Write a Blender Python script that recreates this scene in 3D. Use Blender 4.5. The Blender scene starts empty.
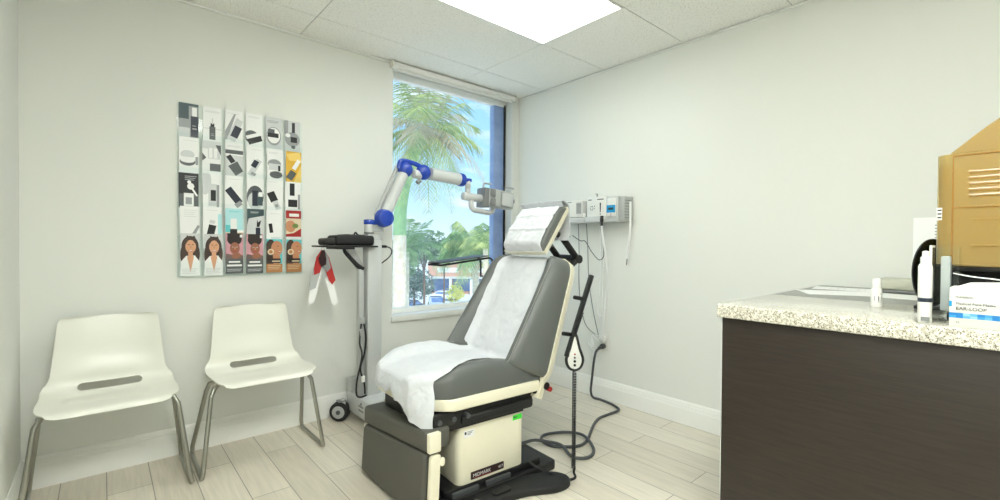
import bpy, bmesh, math, random
from mathutils import Vector, Matrix, noise
random.seed(7)
S = bpy.context.scene
COL = S.collection
PI = math.pi
V = Vector

# ------------------------------------------------------------------ materials
def lin(c):
    out = []
    for v in c[:3]:
        v = v / 255.0
        out.append(v / 12.92 if v <= .04045 else ((v + .055) / 1.055) ** 2.4)
    return (out[0], out[1], out[2], 1.0)

def nodes_of(m):
    m.use_nodes = True
    return m.node_tree, m.node_tree.nodes['Principled BSDF']

def mat(name, col, rough=.5, metal=0., spec=.5, mottle=None, bump=None, coat=0., trans=0., emit=None, sheen=0.):
    """col is an sRGB 0-255 triple; mottle = (scale, second colour); bump = (scale, strength)"""
    m = bpy.data.materials.new(name)
    t, b = nodes_of(m)
    L = t.links.new
    b.inputs['Base Color'].default_value = lin(col)
    b.inputs['Roughness'].default_value = rough
    b.inputs['Metallic'].default_value = metal
    b.inputs['Specular IOR Level'].default_value = spec
    b.inputs['Coat Weight'].default_value = coat
    b.inputs['Transmission Weight'].default_value = trans
    tc = t.nodes.new('ShaderNodeTexCoord')
    if mottle:
        n = t.nodes.new('ShaderNodeTexNoise'); n.inputs['Scale'].default_value = mottle[0]; n.inputs['Detail'].default_value = 6
        r = t.nodes.new('ShaderNodeValToRGB'); r.color_ramp.elements[0].position = .38; r.color_ramp.elements[1].position = .62
        r.color_ramp.elements[0].color = lin(col); r.color_ramp.elements[1].color = lin(mottle[1])
        L(tc.outputs['Object'], n.inputs['Vector']); L(n.outputs['Fac'], r.inputs['Fac']); L(r.outputs['Color'], b.inputs['Base Color'])
    if bump:
        n = t.nodes.new('ShaderNodeTexNoise'); n.inputs['Scale'].default_value = bump[0]; n.inputs['Detail'].default_value = 4
        p = t.nodes.new('ShaderNodeBump'); p.inputs['Strength'].default_value = bump[1]; p.inputs['Distance'].default_value = .002
        L(tc.outputs['Object'], n.inputs['Vector']); L(n.outputs['Fac'], p.inputs['Height']); L(p.outputs['Normal'], b.inputs['Normal'])
    if emit:
        b.inputs['Emission Color'].default_value = lin(emit[0]); b.inputs['Emission Strength'].default_value = emit[1]
    return m

def clear_mat(name, tint=(255, 255, 255), gloss=.08, rough=.05, dirt=0.):
    """clear sheet: transparent with a glossy skin (and optional dust)"""
    m = bpy.data.materials.new(name); m.use_nodes = True
    t = m.node_tree; t.nodes.clear(); L = t.links.new
    o = t.nodes.new('ShaderNodeOutputMaterial')
    tr = t.nodes.new('ShaderNodeBsdfTransparent'); tr.inputs[0].default_value = lin(tint)
    gl = t.nodes.new('ShaderNodeBsdfGlossy'); gl.inputs['Roughness'].default_value = rough
    mx = t.nodes.new('ShaderNodeMixShader')
    fr = t.nodes.new('ShaderNodeFresnel'); fr.inputs[0].default_value = 1.3
    ad = t.nodes.new('ShaderNodeMath'); ad.operation = 'MULTIPLY_ADD'; ad.inputs[1].default_value = .6; ad.inputs[2].default_value = gloss * .3
    ge = t.nodes.new('ShaderNodeNewGeometry'); iv = t.nodes.new('ShaderNodeMath'); iv.operation = 'SUBTRACT'; iv.inputs[0].default_value = 1.; L(ge.outputs['Backfacing'], iv.inputs[1])
    mu = t.nodes.new('ShaderNodeMath'); mu.operation = 'MULTIPLY'; L(iv.outputs[0], mu.inputs[1])
    L(fr.outputs[0], ad.inputs[0]); L(ad.outputs[0], mu.inputs[0]); L(mu.outputs[0], mx.inputs[0]); L(tr.outputs[0], mx.inputs[1]); L(gl.outputs[0], mx.inputs[2])
    last = mx
    if dirt:
        tc = t.nodes.new('ShaderNodeTexCoord')
        n = t.nodes.new('ShaderNodeTexNoise'); n.inputs['Scale'].default_value = 3.2; n.inputs['Detail'].default_value = 9; n.inputs['Roughness'].default_value = .72
        L(tc.outputs['Object'], n.inputs['Vector'])
        r = t.nodes.new('ShaderNodeMapRange'); r.inputs['From Min'].default_value = .45; r.inputs['From Max'].default_value = .75; r.inputs['To Min'].default_value = dirt * .35; r.inputs['To Max'].default_value = dirt
        L(n.outputs['Fac'], r.inputs['Value'])
        tl = t.nodes.new('ShaderNodeBsdfTranslucent'); tl.inputs[0].default_value = (.9, .92, .95, 1)
        m2 = t.nodes.new('ShaderNodeMixShader')
        L(r.outputs['Result'], m2.inputs[0]); L(mx.outputs[0], m2.inputs[1]); L(tl.outputs[0], m2.inputs[2]); last = m2
    L(last.outputs[0], o.inputs['Surface'])
    return m

M = {}
M['wall'] = mat('wall_paint', (229, 230, 224), .75, spec=.25, bump=(220, .06))
M['white_trim'] = mat('white_trim_paint', (243, 243, 238), .45)
M['white'] = mat('white_plastic', (228, 228, 223), .35)
M['white_gloss'] = mat('white_gloss_plastic', (233, 232, 221), .34, coat=.1)
M['offwhite'] = mat('off_white_plastic', (226, 224, 212), .4)
M['cream'] = mat('cream_enamel', (236, 231, 208), .35)
M['black'] = mat('black_plastic', (20, 20, 21), .45)
M['black_matte'] = mat('black_rubber', (28, 28, 29), .7)
M['black_gloss'] = mat('black_gloss', (12, 13, 13), .15)
M['grey_vinyl'] = mat('grey_vinyl', (94, 97, 94), .42, bump=(260, .12))
M['taupe_vinyl'] = mat('taupe_vinyl', (84, 83, 76), .5, bump=(260, .15))
M['seam'] = mat('grey_thread', (150, 151, 146), .6)
def crepe(name, col):
    m = mat(name, col, .85, spec=.1); t, p = nodes_of(m); L = t.links.new
    tc = t.nodes.new('ShaderNodeTexCoord'); prev = None
    for sc, st_, ds in ((9, .55, .02), (34, .28, .006), (240, .2, .001)):
        n = t.nodes.new('ShaderNodeTexNoise'); n.inputs['Scale'].default_value = sc; n.inputs['Detail'].default_value = 3; n.inputs['Distortion'].default_value = 1.2; L(tc.outputs['Object'], n.inputs['Vector'])
        bp = t.nodes.new('ShaderNodeBump'); bp.inputs['Strength'].default_value = st_; bp.inputs['Distance'].default_value = ds; L(n.outputs['Fac'], bp.inputs['Height'])
        if prev: L(prev, bp.inputs['Normal'])
        prev = bp.outputs['Normal']
    L(prev, p.inputs['Normal'])
    return m
M['paper'] = crepe('white_crepe_paper_creased', (212, 214, 218))
M['sheet'] = mat('white_sheet_paper', (240, 240, 238), .8, spec=.15)
M['chrome'] = mat('satin_chrome', (170, 170, 162), .28, metal=.95)
M['steel'] = mat('stainless_steel', (130, 132, 130), .25, metal=.95)
M['alu'] = mat('grey_enamel', (176, 178, 176), .35)
M['lightgrey'] = mat('light_grey_enamel', (198, 200, 199), .38)
M['midgrey'] = mat('mid_grey_plastic', (128, 130, 130), .4)
M['darkgrey'] = mat('dark_grey_plastic', (74, 76, 78), .45)
M['blue'] = mat('cobalt_blue_plastic', (14, 62, 170), .22, coat=.4)
M['cyan'] = mat('cyan_print', (20, 150, 205), .4)
M['bluestile'] = mat('blue_grey_mottled', (128, 152, 200), .35, mottle=(6, (150, 172, 214)))  # blue-grey, mottled with a paler blue
M['red'] = mat('red_print', (168, 36, 34), .5)
M['green'] = mat('green_sticker', (66, 226, 62), .5)
M['maroon'] = mat('maroon_plate', (44, 20, 22), .35)
M['clear'] = clear_mat('clear_acrylic', (252, 254, 254), .06)
M['glass'] = clear_mat('window_glass', (250, 253, 253), .05, .0, dirt=.11)
M['amber'] = None
M['ink'] = mat('grey_print', (92, 98, 104), .6)
M['inkdark'] = mat('dark_print', (48, 52, 58), .6)
M['cablewhite'] = mat('white_cable', (238, 238, 236), .4)

def amber_mat():
    m = bpy.data.materials.new('amber_translucent_plastic'); m.use_nodes = True
    t = m.node_tree; t.nodes.clear(); L = t.links.new
    o = t.nodes.new('ShaderNodeOutputMaterial')
    tr = t.nodes.new('ShaderNodeBsdfTransparent'); tr.inputs[0].default_value = lin((248, 234, 190))
    tl = t.nodes.new('ShaderNodeBsdfTranslucent'); tl.inputs[0].default_value = lin((228, 210, 152))
    df = t.nodes.new('ShaderNodeBsdfDiffuse'); df.inputs[0].default_value = lin((204, 186, 136))
    gl = t.nodes.new('ShaderNodeBsdfGlossy'); gl.inputs['Roughness'].default_value = .12
    a = t.nodes.new('ShaderNodeMixShader'); a.inputs[0].default_value = .5; L(tl.outputs[0], a.inputs[1]); L(df.outputs[0], a.inputs[2])
    b = t.nodes.new('ShaderNodeMixShader'); b.inputs[0].default_value = .40; L(tr.outputs[0], b.inputs[1]); L(a.outputs[0], b.inputs[2])
    c = t.nodes.new('ShaderNodeMixShader'); fr = t.nodes.new('ShaderNodeFresnel'); fr.inputs[0].default_value = 1.45
    ge = t.nodes.new('ShaderNodeNewGeometry'); iv = t.nodes.new('ShaderNodeMath'); iv.operation = 'SUBTRACT'; iv.inputs[0].default_value = 1.; L(ge.outputs['Backfacing'], iv.inputs[1])
    mu = t.nodes.new('ShaderNodeMath'); mu.operation = 'MULTIPLY'; L(iv.outputs[0], mu.inputs[1]); L(fr.outputs[0], mu.inputs[0]); L(mu.outputs[0], c.inputs[0]); L(b.outputs[0], c.inputs[1]); L(gl.outputs[0], c.inputs[2]); L(c.outputs[0], o.inputs['Surface'])
    return m
M['amber'] = amber_mat(); M['amberdark'] = mat('dark_amber_rib', (150, 112, 58), .25)

def floor_mat():
    m = bpy.data.materials.new('wood_look_tile'); t, b = nodes_of(m); L = t.links.new
    tc = t.nodes.new('ShaderNodeTexCoord'); mp = t.nodes.new('ShaderNodeMapping')
    mp.inputs['Rotation'].default_value = (0, 0, PI / 2); mp.inputs['Location'].default_value = (.31, -.055, 0)
    L(tc.outputs['Object'], mp.inputs['Vector'])
    br = t.nodes.new('ShaderNodeTexBrick')
    br.offset = .37; br.offset_frequency = 2
    for k, v in {'Scale': 1., 'Mortar Size': .0019, 'Mortar Smooth': .3, 'Bias': -.1, 'Brick Width': 1.2, 'Row Height': .163}.items():
        br.inputs[k].default_value = v
    br.inputs['Color1'].default_value = lin((223, 215, 199)); br.inputs['Color2'].default_value = lin((210, 201, 184)); br.inputs['Mortar'].default_value = lin((140, 134, 120))
    L(mp.outputs['Vector'], br.inputs['Vector'])
    m2 = t.nodes.new('ShaderNodeMapping'); m2.inputs['Scale'].default_value = (26, 1.6, 1); L(tc.outputs['Object'], m2.inputs['Vector'])
    n = t.nodes.new('ShaderNodeTexNoise'); n.inputs['Scale'].default_value = 2.2; n.inputs['Detail'].default_value = 8; n.inputs['Distortion'].default_value = .8
    L(m2.outputs['Vector'], n.inputs['Vector'])
    r = t.nodes.new('ShaderNodeMapRange'); r.inputs['From Min'].default_value = .3; r.inputs['From Max'].default_value = .75; r.inputs['To Min'].default_value = 1.06; r.inputs['To Max'].default_value = .88
    L(n.outputs['Fac'], r.inputs['Value'])
    mx = t.nodes.new('ShaderNodeVectorMath'); mx.operation = 'SCALE'
    L(br.outputs['Color'], mx.inputs[0]); L(r.outputs['Result'], mx.inputs['Scale']); L(mx.outputs['Vector'], b.inputs['Base Color'])
    b.inputs['Roughness'].default_value = .42
    bp = t.nodes.new('ShaderNodeBump'); bp.inputs['Strength'].default_value = .25; bp.inputs['Distance'].default_value = .001; bp.invert = True
    L(br.outputs['Fac'], bp.inputs['Height']); L(bp.outputs['Normal'], b.inputs['Normal'])
    return m
M['floor'] = floor_mat()

def speckle_mat(name, base, spots, rough=.5, bumpy=0.):
    """spots: list of (scale, threshold, colour) laid over the base"""
    m = bpy.data.materials.new(name); t, b = nodes_of(m); L = t.links.new
    tc = t.nodes.new('ShaderNodeTexCoord'); prev = None
    for sc, th, c in spots:
        n = t.nodes.new('ShaderNodeTexNoise'); n.inputs['Scale'].default_value = sc; n.inputs['Detail'].default_value = 3
        L(tc.outputs['Object'], n.inputs['Vector'])
        r = t.nodes.new('ShaderNodeMapRange'); r.inputs['From Min'].default_value = th; r.inputs['From Max'].default_value = th + .05
        L(n.outputs['Fac'], r.inputs['Value'])
        x = t.nodes.new('ShaderNodeMix'); x.data_type = 'RGBA'
        L(r.outputs['Result'], x.inputs['Factor'])
        if prev: L(prev, x.inputs['A'])
        else: x.inputs['A'].default_value = lin(base)
        x.inputs['B'].default_value = lin(c); prev = x.outputs['Result']
    L(prev, b.inputs['Base Color']); b.inputs['Roughness'].default_value = rough
    return m
M['granite'] = speckle_mat('speckled_granite', (226, 221, 207), [(130, .49, (184, 178, 160)), (240, .56, (116, 108, 92)), (330, .62, (74, 68, 60)), (420, .60, (246, 245, 240))], .12)
M['granite'].node_tree.nodes['Principled BSDF'].inputs['Coat Weight'].default_value = .7; M['granite'].node_tree.nodes['Principled BSDF'].inputs['Coat Roughness'].default_value = .22
M['ceil_tile'] = speckle_mat('mineral_fibre_tile', (246, 245, 239), [(110, .60, (216, 214, 206)), (190, .63, (190, 188, 180))], .9)
M['ceil_gap'] = mat('ceiling_grid_shadow_gap', (120, 118, 108), .8)
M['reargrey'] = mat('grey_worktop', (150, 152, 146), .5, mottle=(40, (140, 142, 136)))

def darkwood_mat():
    m = bpy.data.materials.new('dark_espresso_laminate'); t, b = nodes_of(m); L = t.links.new
    tc = t.nodes.new('ShaderNodeTexCoord'); mp = t.nodes.new('ShaderNodeMapping'); mp.inputs['Scale'].default_value = (6, 6, 90)
    L(tc.outputs['Object'], mp.inputs['Vector'])
    n = t.nodes.new('ShaderNodeTexNoise'); n.inputs['Scale'].default_value = 1.5; n.inputs['Detail'].default_value = 7; L(mp.outputs['Vector'], n.inputs['Vector'])
    r = t.nodes.new('ShaderNodeValToRGB'); r.color_ramp.elements[0].position = .35; r.color_ramp.elements[1].position = .7
    r.color_ramp.elements[0].color = lin((38, 30, 25)); r.color_ramp.elements[1].color = lin((48, 39, 33))
    L(n.outputs['Fac'], r.inputs['Fac']); L(r.outputs['Color'], b.inputs['Base Color']); b.inputs['Roughness'].default_value = .38
    return m
M['darkwood'] = darkwood_mat()

# ------------------------------------------------------------------ mesh builder
class MB:
    def __init__(s):
        s.bm = bmesh.new(); s.mats = []
    def mi(s, m):
        if isinstance(m, str): m = M[m]
        if m not in s.mats: s.mats.append(m)
        return s.mats.index(m)
    def merge(s, b2, m, X=None):
        i = s.mi(m)
        for f in b2.faces: f.material_index = i
        if X is not None: b2.transform(X)
        me = bpy.data.meshes.new('tmp'); b2.to_mesh(me); b2.free(); s.bm.from_mesh(me); bpy.data.meshes.remove(me)
        return s
    def box(s, c, d, m, bev=.0, seg=2, X=None):
        b = bmesh.new(); bmesh.ops.create_cube(b, size=1.)
        for v in b.verts: v.co = V((v.co.x * d[0], v.co.y * d[1], v.co.z * d[2]))
        if bev: bmesh.ops.bevel(b, geom=b.edges[:], offset=min(bev, min(d) * .49), segments=seg, profile=.5, affect='EDGES')
        T = Matrix.Translation(V(c))
        return s.merge(b, m, T @ X if X is not None else T)
    def bb(s, lo, hi, m, bev=.0, seg=2):
        return s.box([(a + b) / 2 for a, b in zip(lo, hi)], [abs(b - a) for a, b in zip(lo, hi)], m, bev, seg)
    def tube(s, pts, r, m, seg=10, closed=False, smooth=0, caps=True):
        pts = [V(p) for p in pts]
        if smooth: pts = catmull(pts, smooth, closed)
        rr = r if isinstance(r, (list, tuple)) else None
        b = bmesh.new(); n = len(pts); rings = []; prevn = None
        for i, p in enumerate(pts):
            if closed: t = pts[(i + 1) % n] - pts[i - 1]
            else: t = pts[min(i + 1, n - 1)] - pts[max(i - 1, 0)]
            t.normalize()
            if prevn is None:
                a = V((0, 0, 1)) if abs(t.z) < .9 else V((1, 0, 0)); nn = (a - t * a.dot(t)).normalized()
            else:
                nn = prevn - t * prevn.dot(t)
                nn = nn.normalized() if nn.length > 1e-6 else prevn
            prevn = nn; bn = t.cross(nn)
            R = (rr[0] + (rr[-1] - rr[0]) * i / (n - 1)) if rr else r
            rings.append([b.verts.new(p + (nn * math.cos(2 * PI * k / seg) + bn * math.sin(2 * PI * k / seg)) * R) for k in range(seg)])
        for i in range(n if closed else n - 1):
            A, B = rings[i], rings[(i + 1) % n]
            for k in range(seg): b.faces.new((A[k], A[(k + 1) % seg], B[(k + 1) % seg], B[k]))
        if caps and not closed:
            b.faces.new(rings[0][::-1]); b.faces.new(rings[-1])
        bmesh.ops.recalc_face_normals(b, faces=b.faces[:])
        return s.merge(b, m)
    def lathe(s, prof, m, X=None, seg=24):
        """prof: (r, z) pairs bottom to top around local z"""
        b = bmesh.new(); rings = []
        for r, z in prof:
            rings.append([b.verts.new((0, 0, z))] if r < 1e-6 else [b.verts.new((r * math.cos(2 * PI * k / seg), r * math.sin(2 * PI * k / seg), z)) for k in range(seg)])
        for A, B in zip(rings, rings[1:]):
            for k in range(seg):
                k2 = (k + 1) % seg
                if len(A) == 1 and len(B) == 1: continue
                if len(A) == 1: b.faces.new((A[0], B[k2], B[k]))
                elif len(B) == 1: b.faces.new((A[k], A[k2], B[0]))
                else: b.faces.new((A[k], A[k2], B[k2], B[k]))
        if len(rings[0]) > 1: b.faces.new(rings[0][::-1])
        if len(rings[-1]) > 1: b.faces.new(rings[-1])
        bmesh.ops.recalc_face_normals(b, faces=b.faces[:])
        return s.merge(b, m, X)
    def cyl(s, p0, p1, r, m, seg=20, bev=.0):
        p0, p1 = V(p0), V(p1); d = p1 - p0; h = d.length
        q = V((0, 0, 1)).rotation_difference(d.normalized()).to_matrix().to_4x4()
        pr = [(0, 0), (r, 0), (r, h), (0, h)] if not bev else [(0, 0), (r - bev, 0), (r - bev * .3, bev * .3), (r, bev), (r, h - bev), (r - bev * .3, h - bev * .3), (r - bev, h), (0, h)]
        return s.lathe(pr, m, Matrix.Translation(p0) @ q, seg)
    def ball(s, c, r, m, seg=20, sc=(1, 1, 1)):
        b = bmesh.new(); bmesh.ops.create_uvsphere(b, u_segments=seg, v_segments=max(8, seg // 2), radius=r)
        for v in b.verts: v.co = V((v.co.x * sc[0], v.co.y * sc[1], v.co.z * sc[2])) + V(c)
        return s.merge(b, m)
    def prism(s, poly, m, fr, depth, bev=0., seg=2):
        """poly: 2-D outline; fr = (origin, axis_a, axis_b); extruded depth along a x b"""
        o, a, bx = V(fr[0]), V(fr[1]), V(fr[2]); nn = a.cross(bx).normalized()
        b = bmesh.new()
        lo = [b.verts.new(o + a * p[0] + bx * p[1]) for p in poly]; hi = [b.verts.new(v.co + nn * depth) for v in lo]
        n = len(poly); f0 = b.faces.new(lo[::-1]); f1 = b.faces.new(hi)
        for i in range(n): b.faces.new((lo[i], lo[(i + 1) % n], hi[(i + 1) % n], hi[i]))
        bmesh.ops.recalc_face_normals(b, faces=b.faces[:])
        if bev:
            ed = list(set(f0.edges[:] + f1.edges[:])); bmesh.ops.bevel(b, geom=ed, offset=bev, segments=seg, profile=.5, affect='EDGES')
        return s.merge(b, m)
    def shell(s, nu, nv, top, bot, m):
        """closed skin between two grids top(u,v) and bot(u,v), u and v in 0..1"""
        b = bmesh.new()
        A = [[b.verts.new(top(i / nu, j / nv)) for j in range(nv + 1)] for i in range(nu + 1)]
        B = [[b.verts.new(bot(i / nu, j / nv)) for j in range(nv + 1)] for i in range(nu + 1)]
        for i in range(nu):
            for j in range(nv):
                b.faces.new((A[i][j], A[i + 1][j], A[i + 1][j + 1], A[i][j + 1])); b.faces.new((B[i][j], B[i][j + 1], B[i + 1][j + 1], B[i + 1][j]))
        ring = [(i, 0) for i in range(nu)] + [(nu, j) for j in range(nv)] + [(i, nv) for i in range(nu, 0, -1)] + [(0, j) for j in range(nv, 0, -1)]
        for (i, j), (k, l) in zip(ring, ring[1:] + ring[:1]): b.faces.new((A[i][j], B[i][j], B[k][l], A[k][l]))
        bmesh.ops.recalc_face_normals(b, faces=b.faces[:])
        return s.merge(b, m)
    def poly(s, pts, m):
        i = s.mi(m); f = s.bm.faces.new([s.bm.verts.new(V(p)) for p in pts]); f.material_index = i
        return s
    def text(s, body, size, m, o, a, bx, align='LEFT', depth=.0004):
        cu = bpy.data.curves.new('lettering', 'FONT'); cu.body = body; cu.size = size; cu.align_x = align; cu.extrude = depth
        ob = bpy.data.objects.new('lettering', cu); COL.objects.link(ob)
        dg = bpy.context.evaluated_depsgraph_get(); me = bpy.data.meshes.new_from_object(ob.evaluated_get(dg))
        a, bx = V(a).normalized(), V(bx).normalized(); n = a.cross(bx)
        X = Matrix(((a.x, bx.x, n.x, o[0]), (a.y, bx.y, n.y, o[1]), (a.z, bx.z, n.z, o[2]), (0, 0, 0, 1)))
        b = bmesh.new(); b.from_mesh(me); bpy.data.meshes.remove(me); bpy.data.objects.remove(ob); bpy.data.curves.remove(cu)
        return s.merge(b, m, X)
    def build(s, name, parent=None, local=False, flat=False, ang=38):
        me = bpy.data.meshes.new(name); s.bm.to_mesh(me); s.bm.free()
        for m in s.mats: me.materials.append(m)
        if not flat:
            for p in me.polygons: p.use_smooth = True
            me.set_sharp_from_angle(angle=math.radians(ang))
        o = bpy.data.objects.new(name, me); COL.objects.link(o)
        if parent is not None:
            o.parent = parent; r = parent
            while r.parent is not None: r = r.parent
            if not local: me.transform(Matrix.Translation(-r.location))
        elif not local and len(me.vertices):
            xs = [v.co for v in me.vertices]
            c = V(((min(p.x for p in xs) + max(p.x for p in xs)) / 2, (min(p.y for p in xs) + max(p.y for p in xs)) / 2, min(p.z for p in xs)))
            me.transform(Matrix.Translation(-c)); o.location = c
        return o

def catmull(p, n, closed=False):
    out = []; k = len(p)
    for i in range(k if closed else k - 1):
        g = (lambda j: p[j % k]) if closed else (lambda j: p[max(0, min(k - 1, j))])
        a, b, c, d = g(i - 1), g(i), g(i + 1), g(i + 2)
        for q in range(n):
            t = q / n
            out.append(.5 * ((2 * b) + (c - a) * t + (2 * a - 5 * b + 4 * c - d) * t * t + (3 * b - a - 3 * c + d) * t ** 3))
    if not closed: out.append(p[-1])
    return out

def tag(o, label, cat, group=None, kind=None):
    o['label'] = label; o['category'] = cat
    if group: o['group'] = group
    if kind: o['kind'] = kind
    return o

def thing(name, label, cat, loc, group=None, rotz=0.):
    o = bpy.data.objects.new(name, None); COL.objects.link(o); o.empty_display_size = .05
    o.location = loc; o.rotation_euler = (0, 0, rotz)
    return tag(o, label, cat, group)

def struct(o):
    o['kind'] = 'structure'; return o

def dup(root, loc, label, group=None):
    def cp(o, par):
        c = o.copy(); COL.objects.link(c); c.parent = par
        for ch in list(o.children): cp(ch, c)
        return c
    r = cp(root, None); r.location = loc; r['label'] = label
    if group: r['group'] = group
    return r

def lerp(a, b, t): return a + (b - a) * t
def sstep(a, b, x):
    t = max(0., min(1., (x - a) / (b - a))); return t * t * (3 - 2 * t)
def rrect(x0, y0, x1, y1, r, n=5):
    out = []
    for cx, cy, a0 in ((x1 - r, y0 + r, -PI / 2), (x1 - r, y1 - r, 0), (x0 + r, y1 - r, PI / 2), (x0 + r, y0 + r, PI)):
        for k in range(n + 1): out.append((cx + r * math.cos(a0 + PI / 2 * k / n), cy + r * math.sin(a0 + PI / 2 * k / n)))
    return out

# ------------------------------------------------------------------ room shell
H, W, BK = 2.432, 3.088, -4.6
WX0, WX1, WZ0, WZ1, WT = -1.236, -.085, .60, 2.405, .22      # window opening in the back wall

b = MB(); b.bb((-W - .12, BK - .12, -.12), (.12, WT, 0), 'floor'); f = struct(b.build('floor'))
# wall with the window: four blocks round the opening, one mesh
b = MB()
b.bb((-W - .12, 0, 0), (WX0, WT, H + .1), 'wall'); b.bb((WX1, 0, 0), (.12, WT, H + .1), 'wall')
b.bb((WX0, 0, 0), (WX1, WT, WZ0), 'wall'); b.bb((WX0, 0, WZ1), (WX1, WT, H + .1), 'wall')
bmesh.ops.remove_doubles(b.bm, verts=b.bm.verts[:], dist=1e-5)
struct(b.build('wall_back', flat=True))
b = MB(); b.bb((0, BK, 0), (.12, 0, H + .1), 'wall'); struct(b.build('wall_right', flat=True))
b = MB(); b.bb((-W - .12, BK, 0), (-W, 0, H + .1), 'wall'); struct(b.build('wall_left', flat=True))
b = MB(); b.bb((-W - .12, BK - .12, 0), (.12, BK, H + .1), 'wall'); struct(b.build('wall_front', flat=True))

# suspended ceiling: mineral tiles 0.61 x 1.22 with hairline gaps; one bay holds the troffer light, another an added fill light
T = .6096; U0, V0 = .656, .308
xs = [0, -U0] + [-(U0 + 2 * T * k) for k in (1, 2)]; xs[-1] = -W
ys = [0] + [-(V0 + T * k) for k in range(0, 8)]; ys[-1] = BK
LIGHTS = [(1, 2), (2, 5)]
b = MB(); b.bb((-W, BK, H + .004), (0, 0, H + .09), 'ceil_gap')
for i in range(len(xs) - 1):
    for j in range(len(ys) - 1):
        if (i, j) in LIGHTS: continue
        g = .0022
        b.bb((xs[i + 1] + g, ys[j + 1] + g, H), (xs[i] - g, ys[j] - g, H + .005), 'ceil_tile')
struct(b.build('ceiling', flat=True))
for nm, lo, hi in (('trim_1', (-W, -.016, H - .012), (WX0 - .02, 0, H - .0015)), ('trim_2', (-.008, BK, H - .012), (0, -.016, H - .004)), ('trim_3', (-W, BK, H - .012), (-W + .016, -.016, H - .0015))):
    b = MB(); b.bb(lo, hi, 'white_trim'); struct(b.build(nm, flat=True))

# baseboards: stepped profile swept along each wall
def baseboard(name, p0, p1, inward):
    p0, p1, n = V(p0), V(p1), V(inward)
    prof = [(0, 0), (.016, 0), (.016, .098), (.0145, .101), (.0145, .108), (.013, .111), (.013, .121), (.010, .125), (.010, .133), (.004, .146), (0, .146)]
    b = MB(); b.prism([(q[0], q[1]) for q in prof], 'white_trim', (p0, n, V((0, 0, 1))), 1.)
    # the prism runs 1 m along n x z; rescale that axis to the wall's length
    ax = n.cross(V((0, 0, 1))).normalized(); L = (p1 - p0).dot(ax)
    for v in b.bm.verts:
        t = (v.co - p0).dot(ax); v.co += ax * (t * L - t)
    bmesh.ops.recalc_face_normals(b.bm, faces=b.bm.faces[:])
    struct(b.build(name, flat=True))
baseboard('baseboard_back', (-W, 0, 0), (0, 0, 0), (0, -1, 0))
baseboard('baseboard_right', (0, 0, 0), (0, BK, 0), (-1, 0, 0))
baseboard('baseboard_left', (-W, BK, 0), (-W, 0, 0), (1, 0, 0))

# window: reveal lining is the wall itself; frame, pane and sill
wn = bpy.data.objects.new('window_1', None); COL.objects.link(wn); wn.location = (-.66, .1, WZ0); struct(wn)
b = MB()
b.bb((WX0, .085, WZ0 + .045), (WX0 + .045, .135, WZ1), 'white_trim', .004); b.bb((WX0, .085, WZ1 - .05), (WX1, .135, WZ1), 'white_trim', .004)
b.bb((WX0, .085, WZ0 + .02), (WX1, .135, WZ0 + .058), 'white_trim', .004)
struct(b.build('window_frame', wn))
b = MB(); b.bb((-.213, .088, WZ0 + .05), (-.103, .15, WZ1 - .04), 'bluestile', .004); struct(b.build('window_stile', wn))
b = MB(); b.bb((-.103, .08, WZ0 + .05), (WX1, .15, WZ1 - .03), 'black_matte', .002); struct(b.build('window_gasket', wn))
b = MB(); b.bb((WX0 + .04, .108, WZ0 + .055), (-.20, .114, WZ1 - .045), 'glass'); struct(b.build('window_glass', wn, flat=True))
b = MB(); b.bb((WX0 - .012, -.02, WZ0 - .025), (WX1 + .012, .0, WZ0 + .018), 'wall', .004); b.bb((WX0, -.001, WZ0 - .001), (WX1, .09, WZ0 + .018), 'white_trim', .002)
struct(b.build('window_sill', wn))

# roller blind, rolled right up
rb = thing('roller_blind', 'white roller blind rolled up at the top of the window', 'blind', (-.66, -.03, 2.36))
b = MB(); b.prism([(-.002, 2.388), (-.046, 2.388), (-.052, 2.398), (-.048, 2.42), (-.03, 2.43), (-.002, 2.43)], 'white_trim', ((WX0 - .02, 0, 0), (0, 1, 0), (0, 0, 1)), 1.17, .003)
b.build('cassette', rb)
b = MB(); b.bb((WX0 + .02, -.035, 2.372), (WX1 - .03, -.029, 2.392), 'white'); b.tube([(WX0 + .02, -.032, 2.370), (WX1 - .03, -.032, 2.370)], .006, 'white'); b.build('hem_bar', rb)
b = MB(); b.bb((WX1 - .006, -.052, 2.384), (WX1 + .006, -.002, 2.431), 'offwhite', .003); b.build('end_cap', rb)
b = MB(); b.bb((WX0 - .026, -.052, 2.384), (WX0 - .018, -.002, 2.431), 'offwhite', .003); b.build('end_cap', rb)

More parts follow.
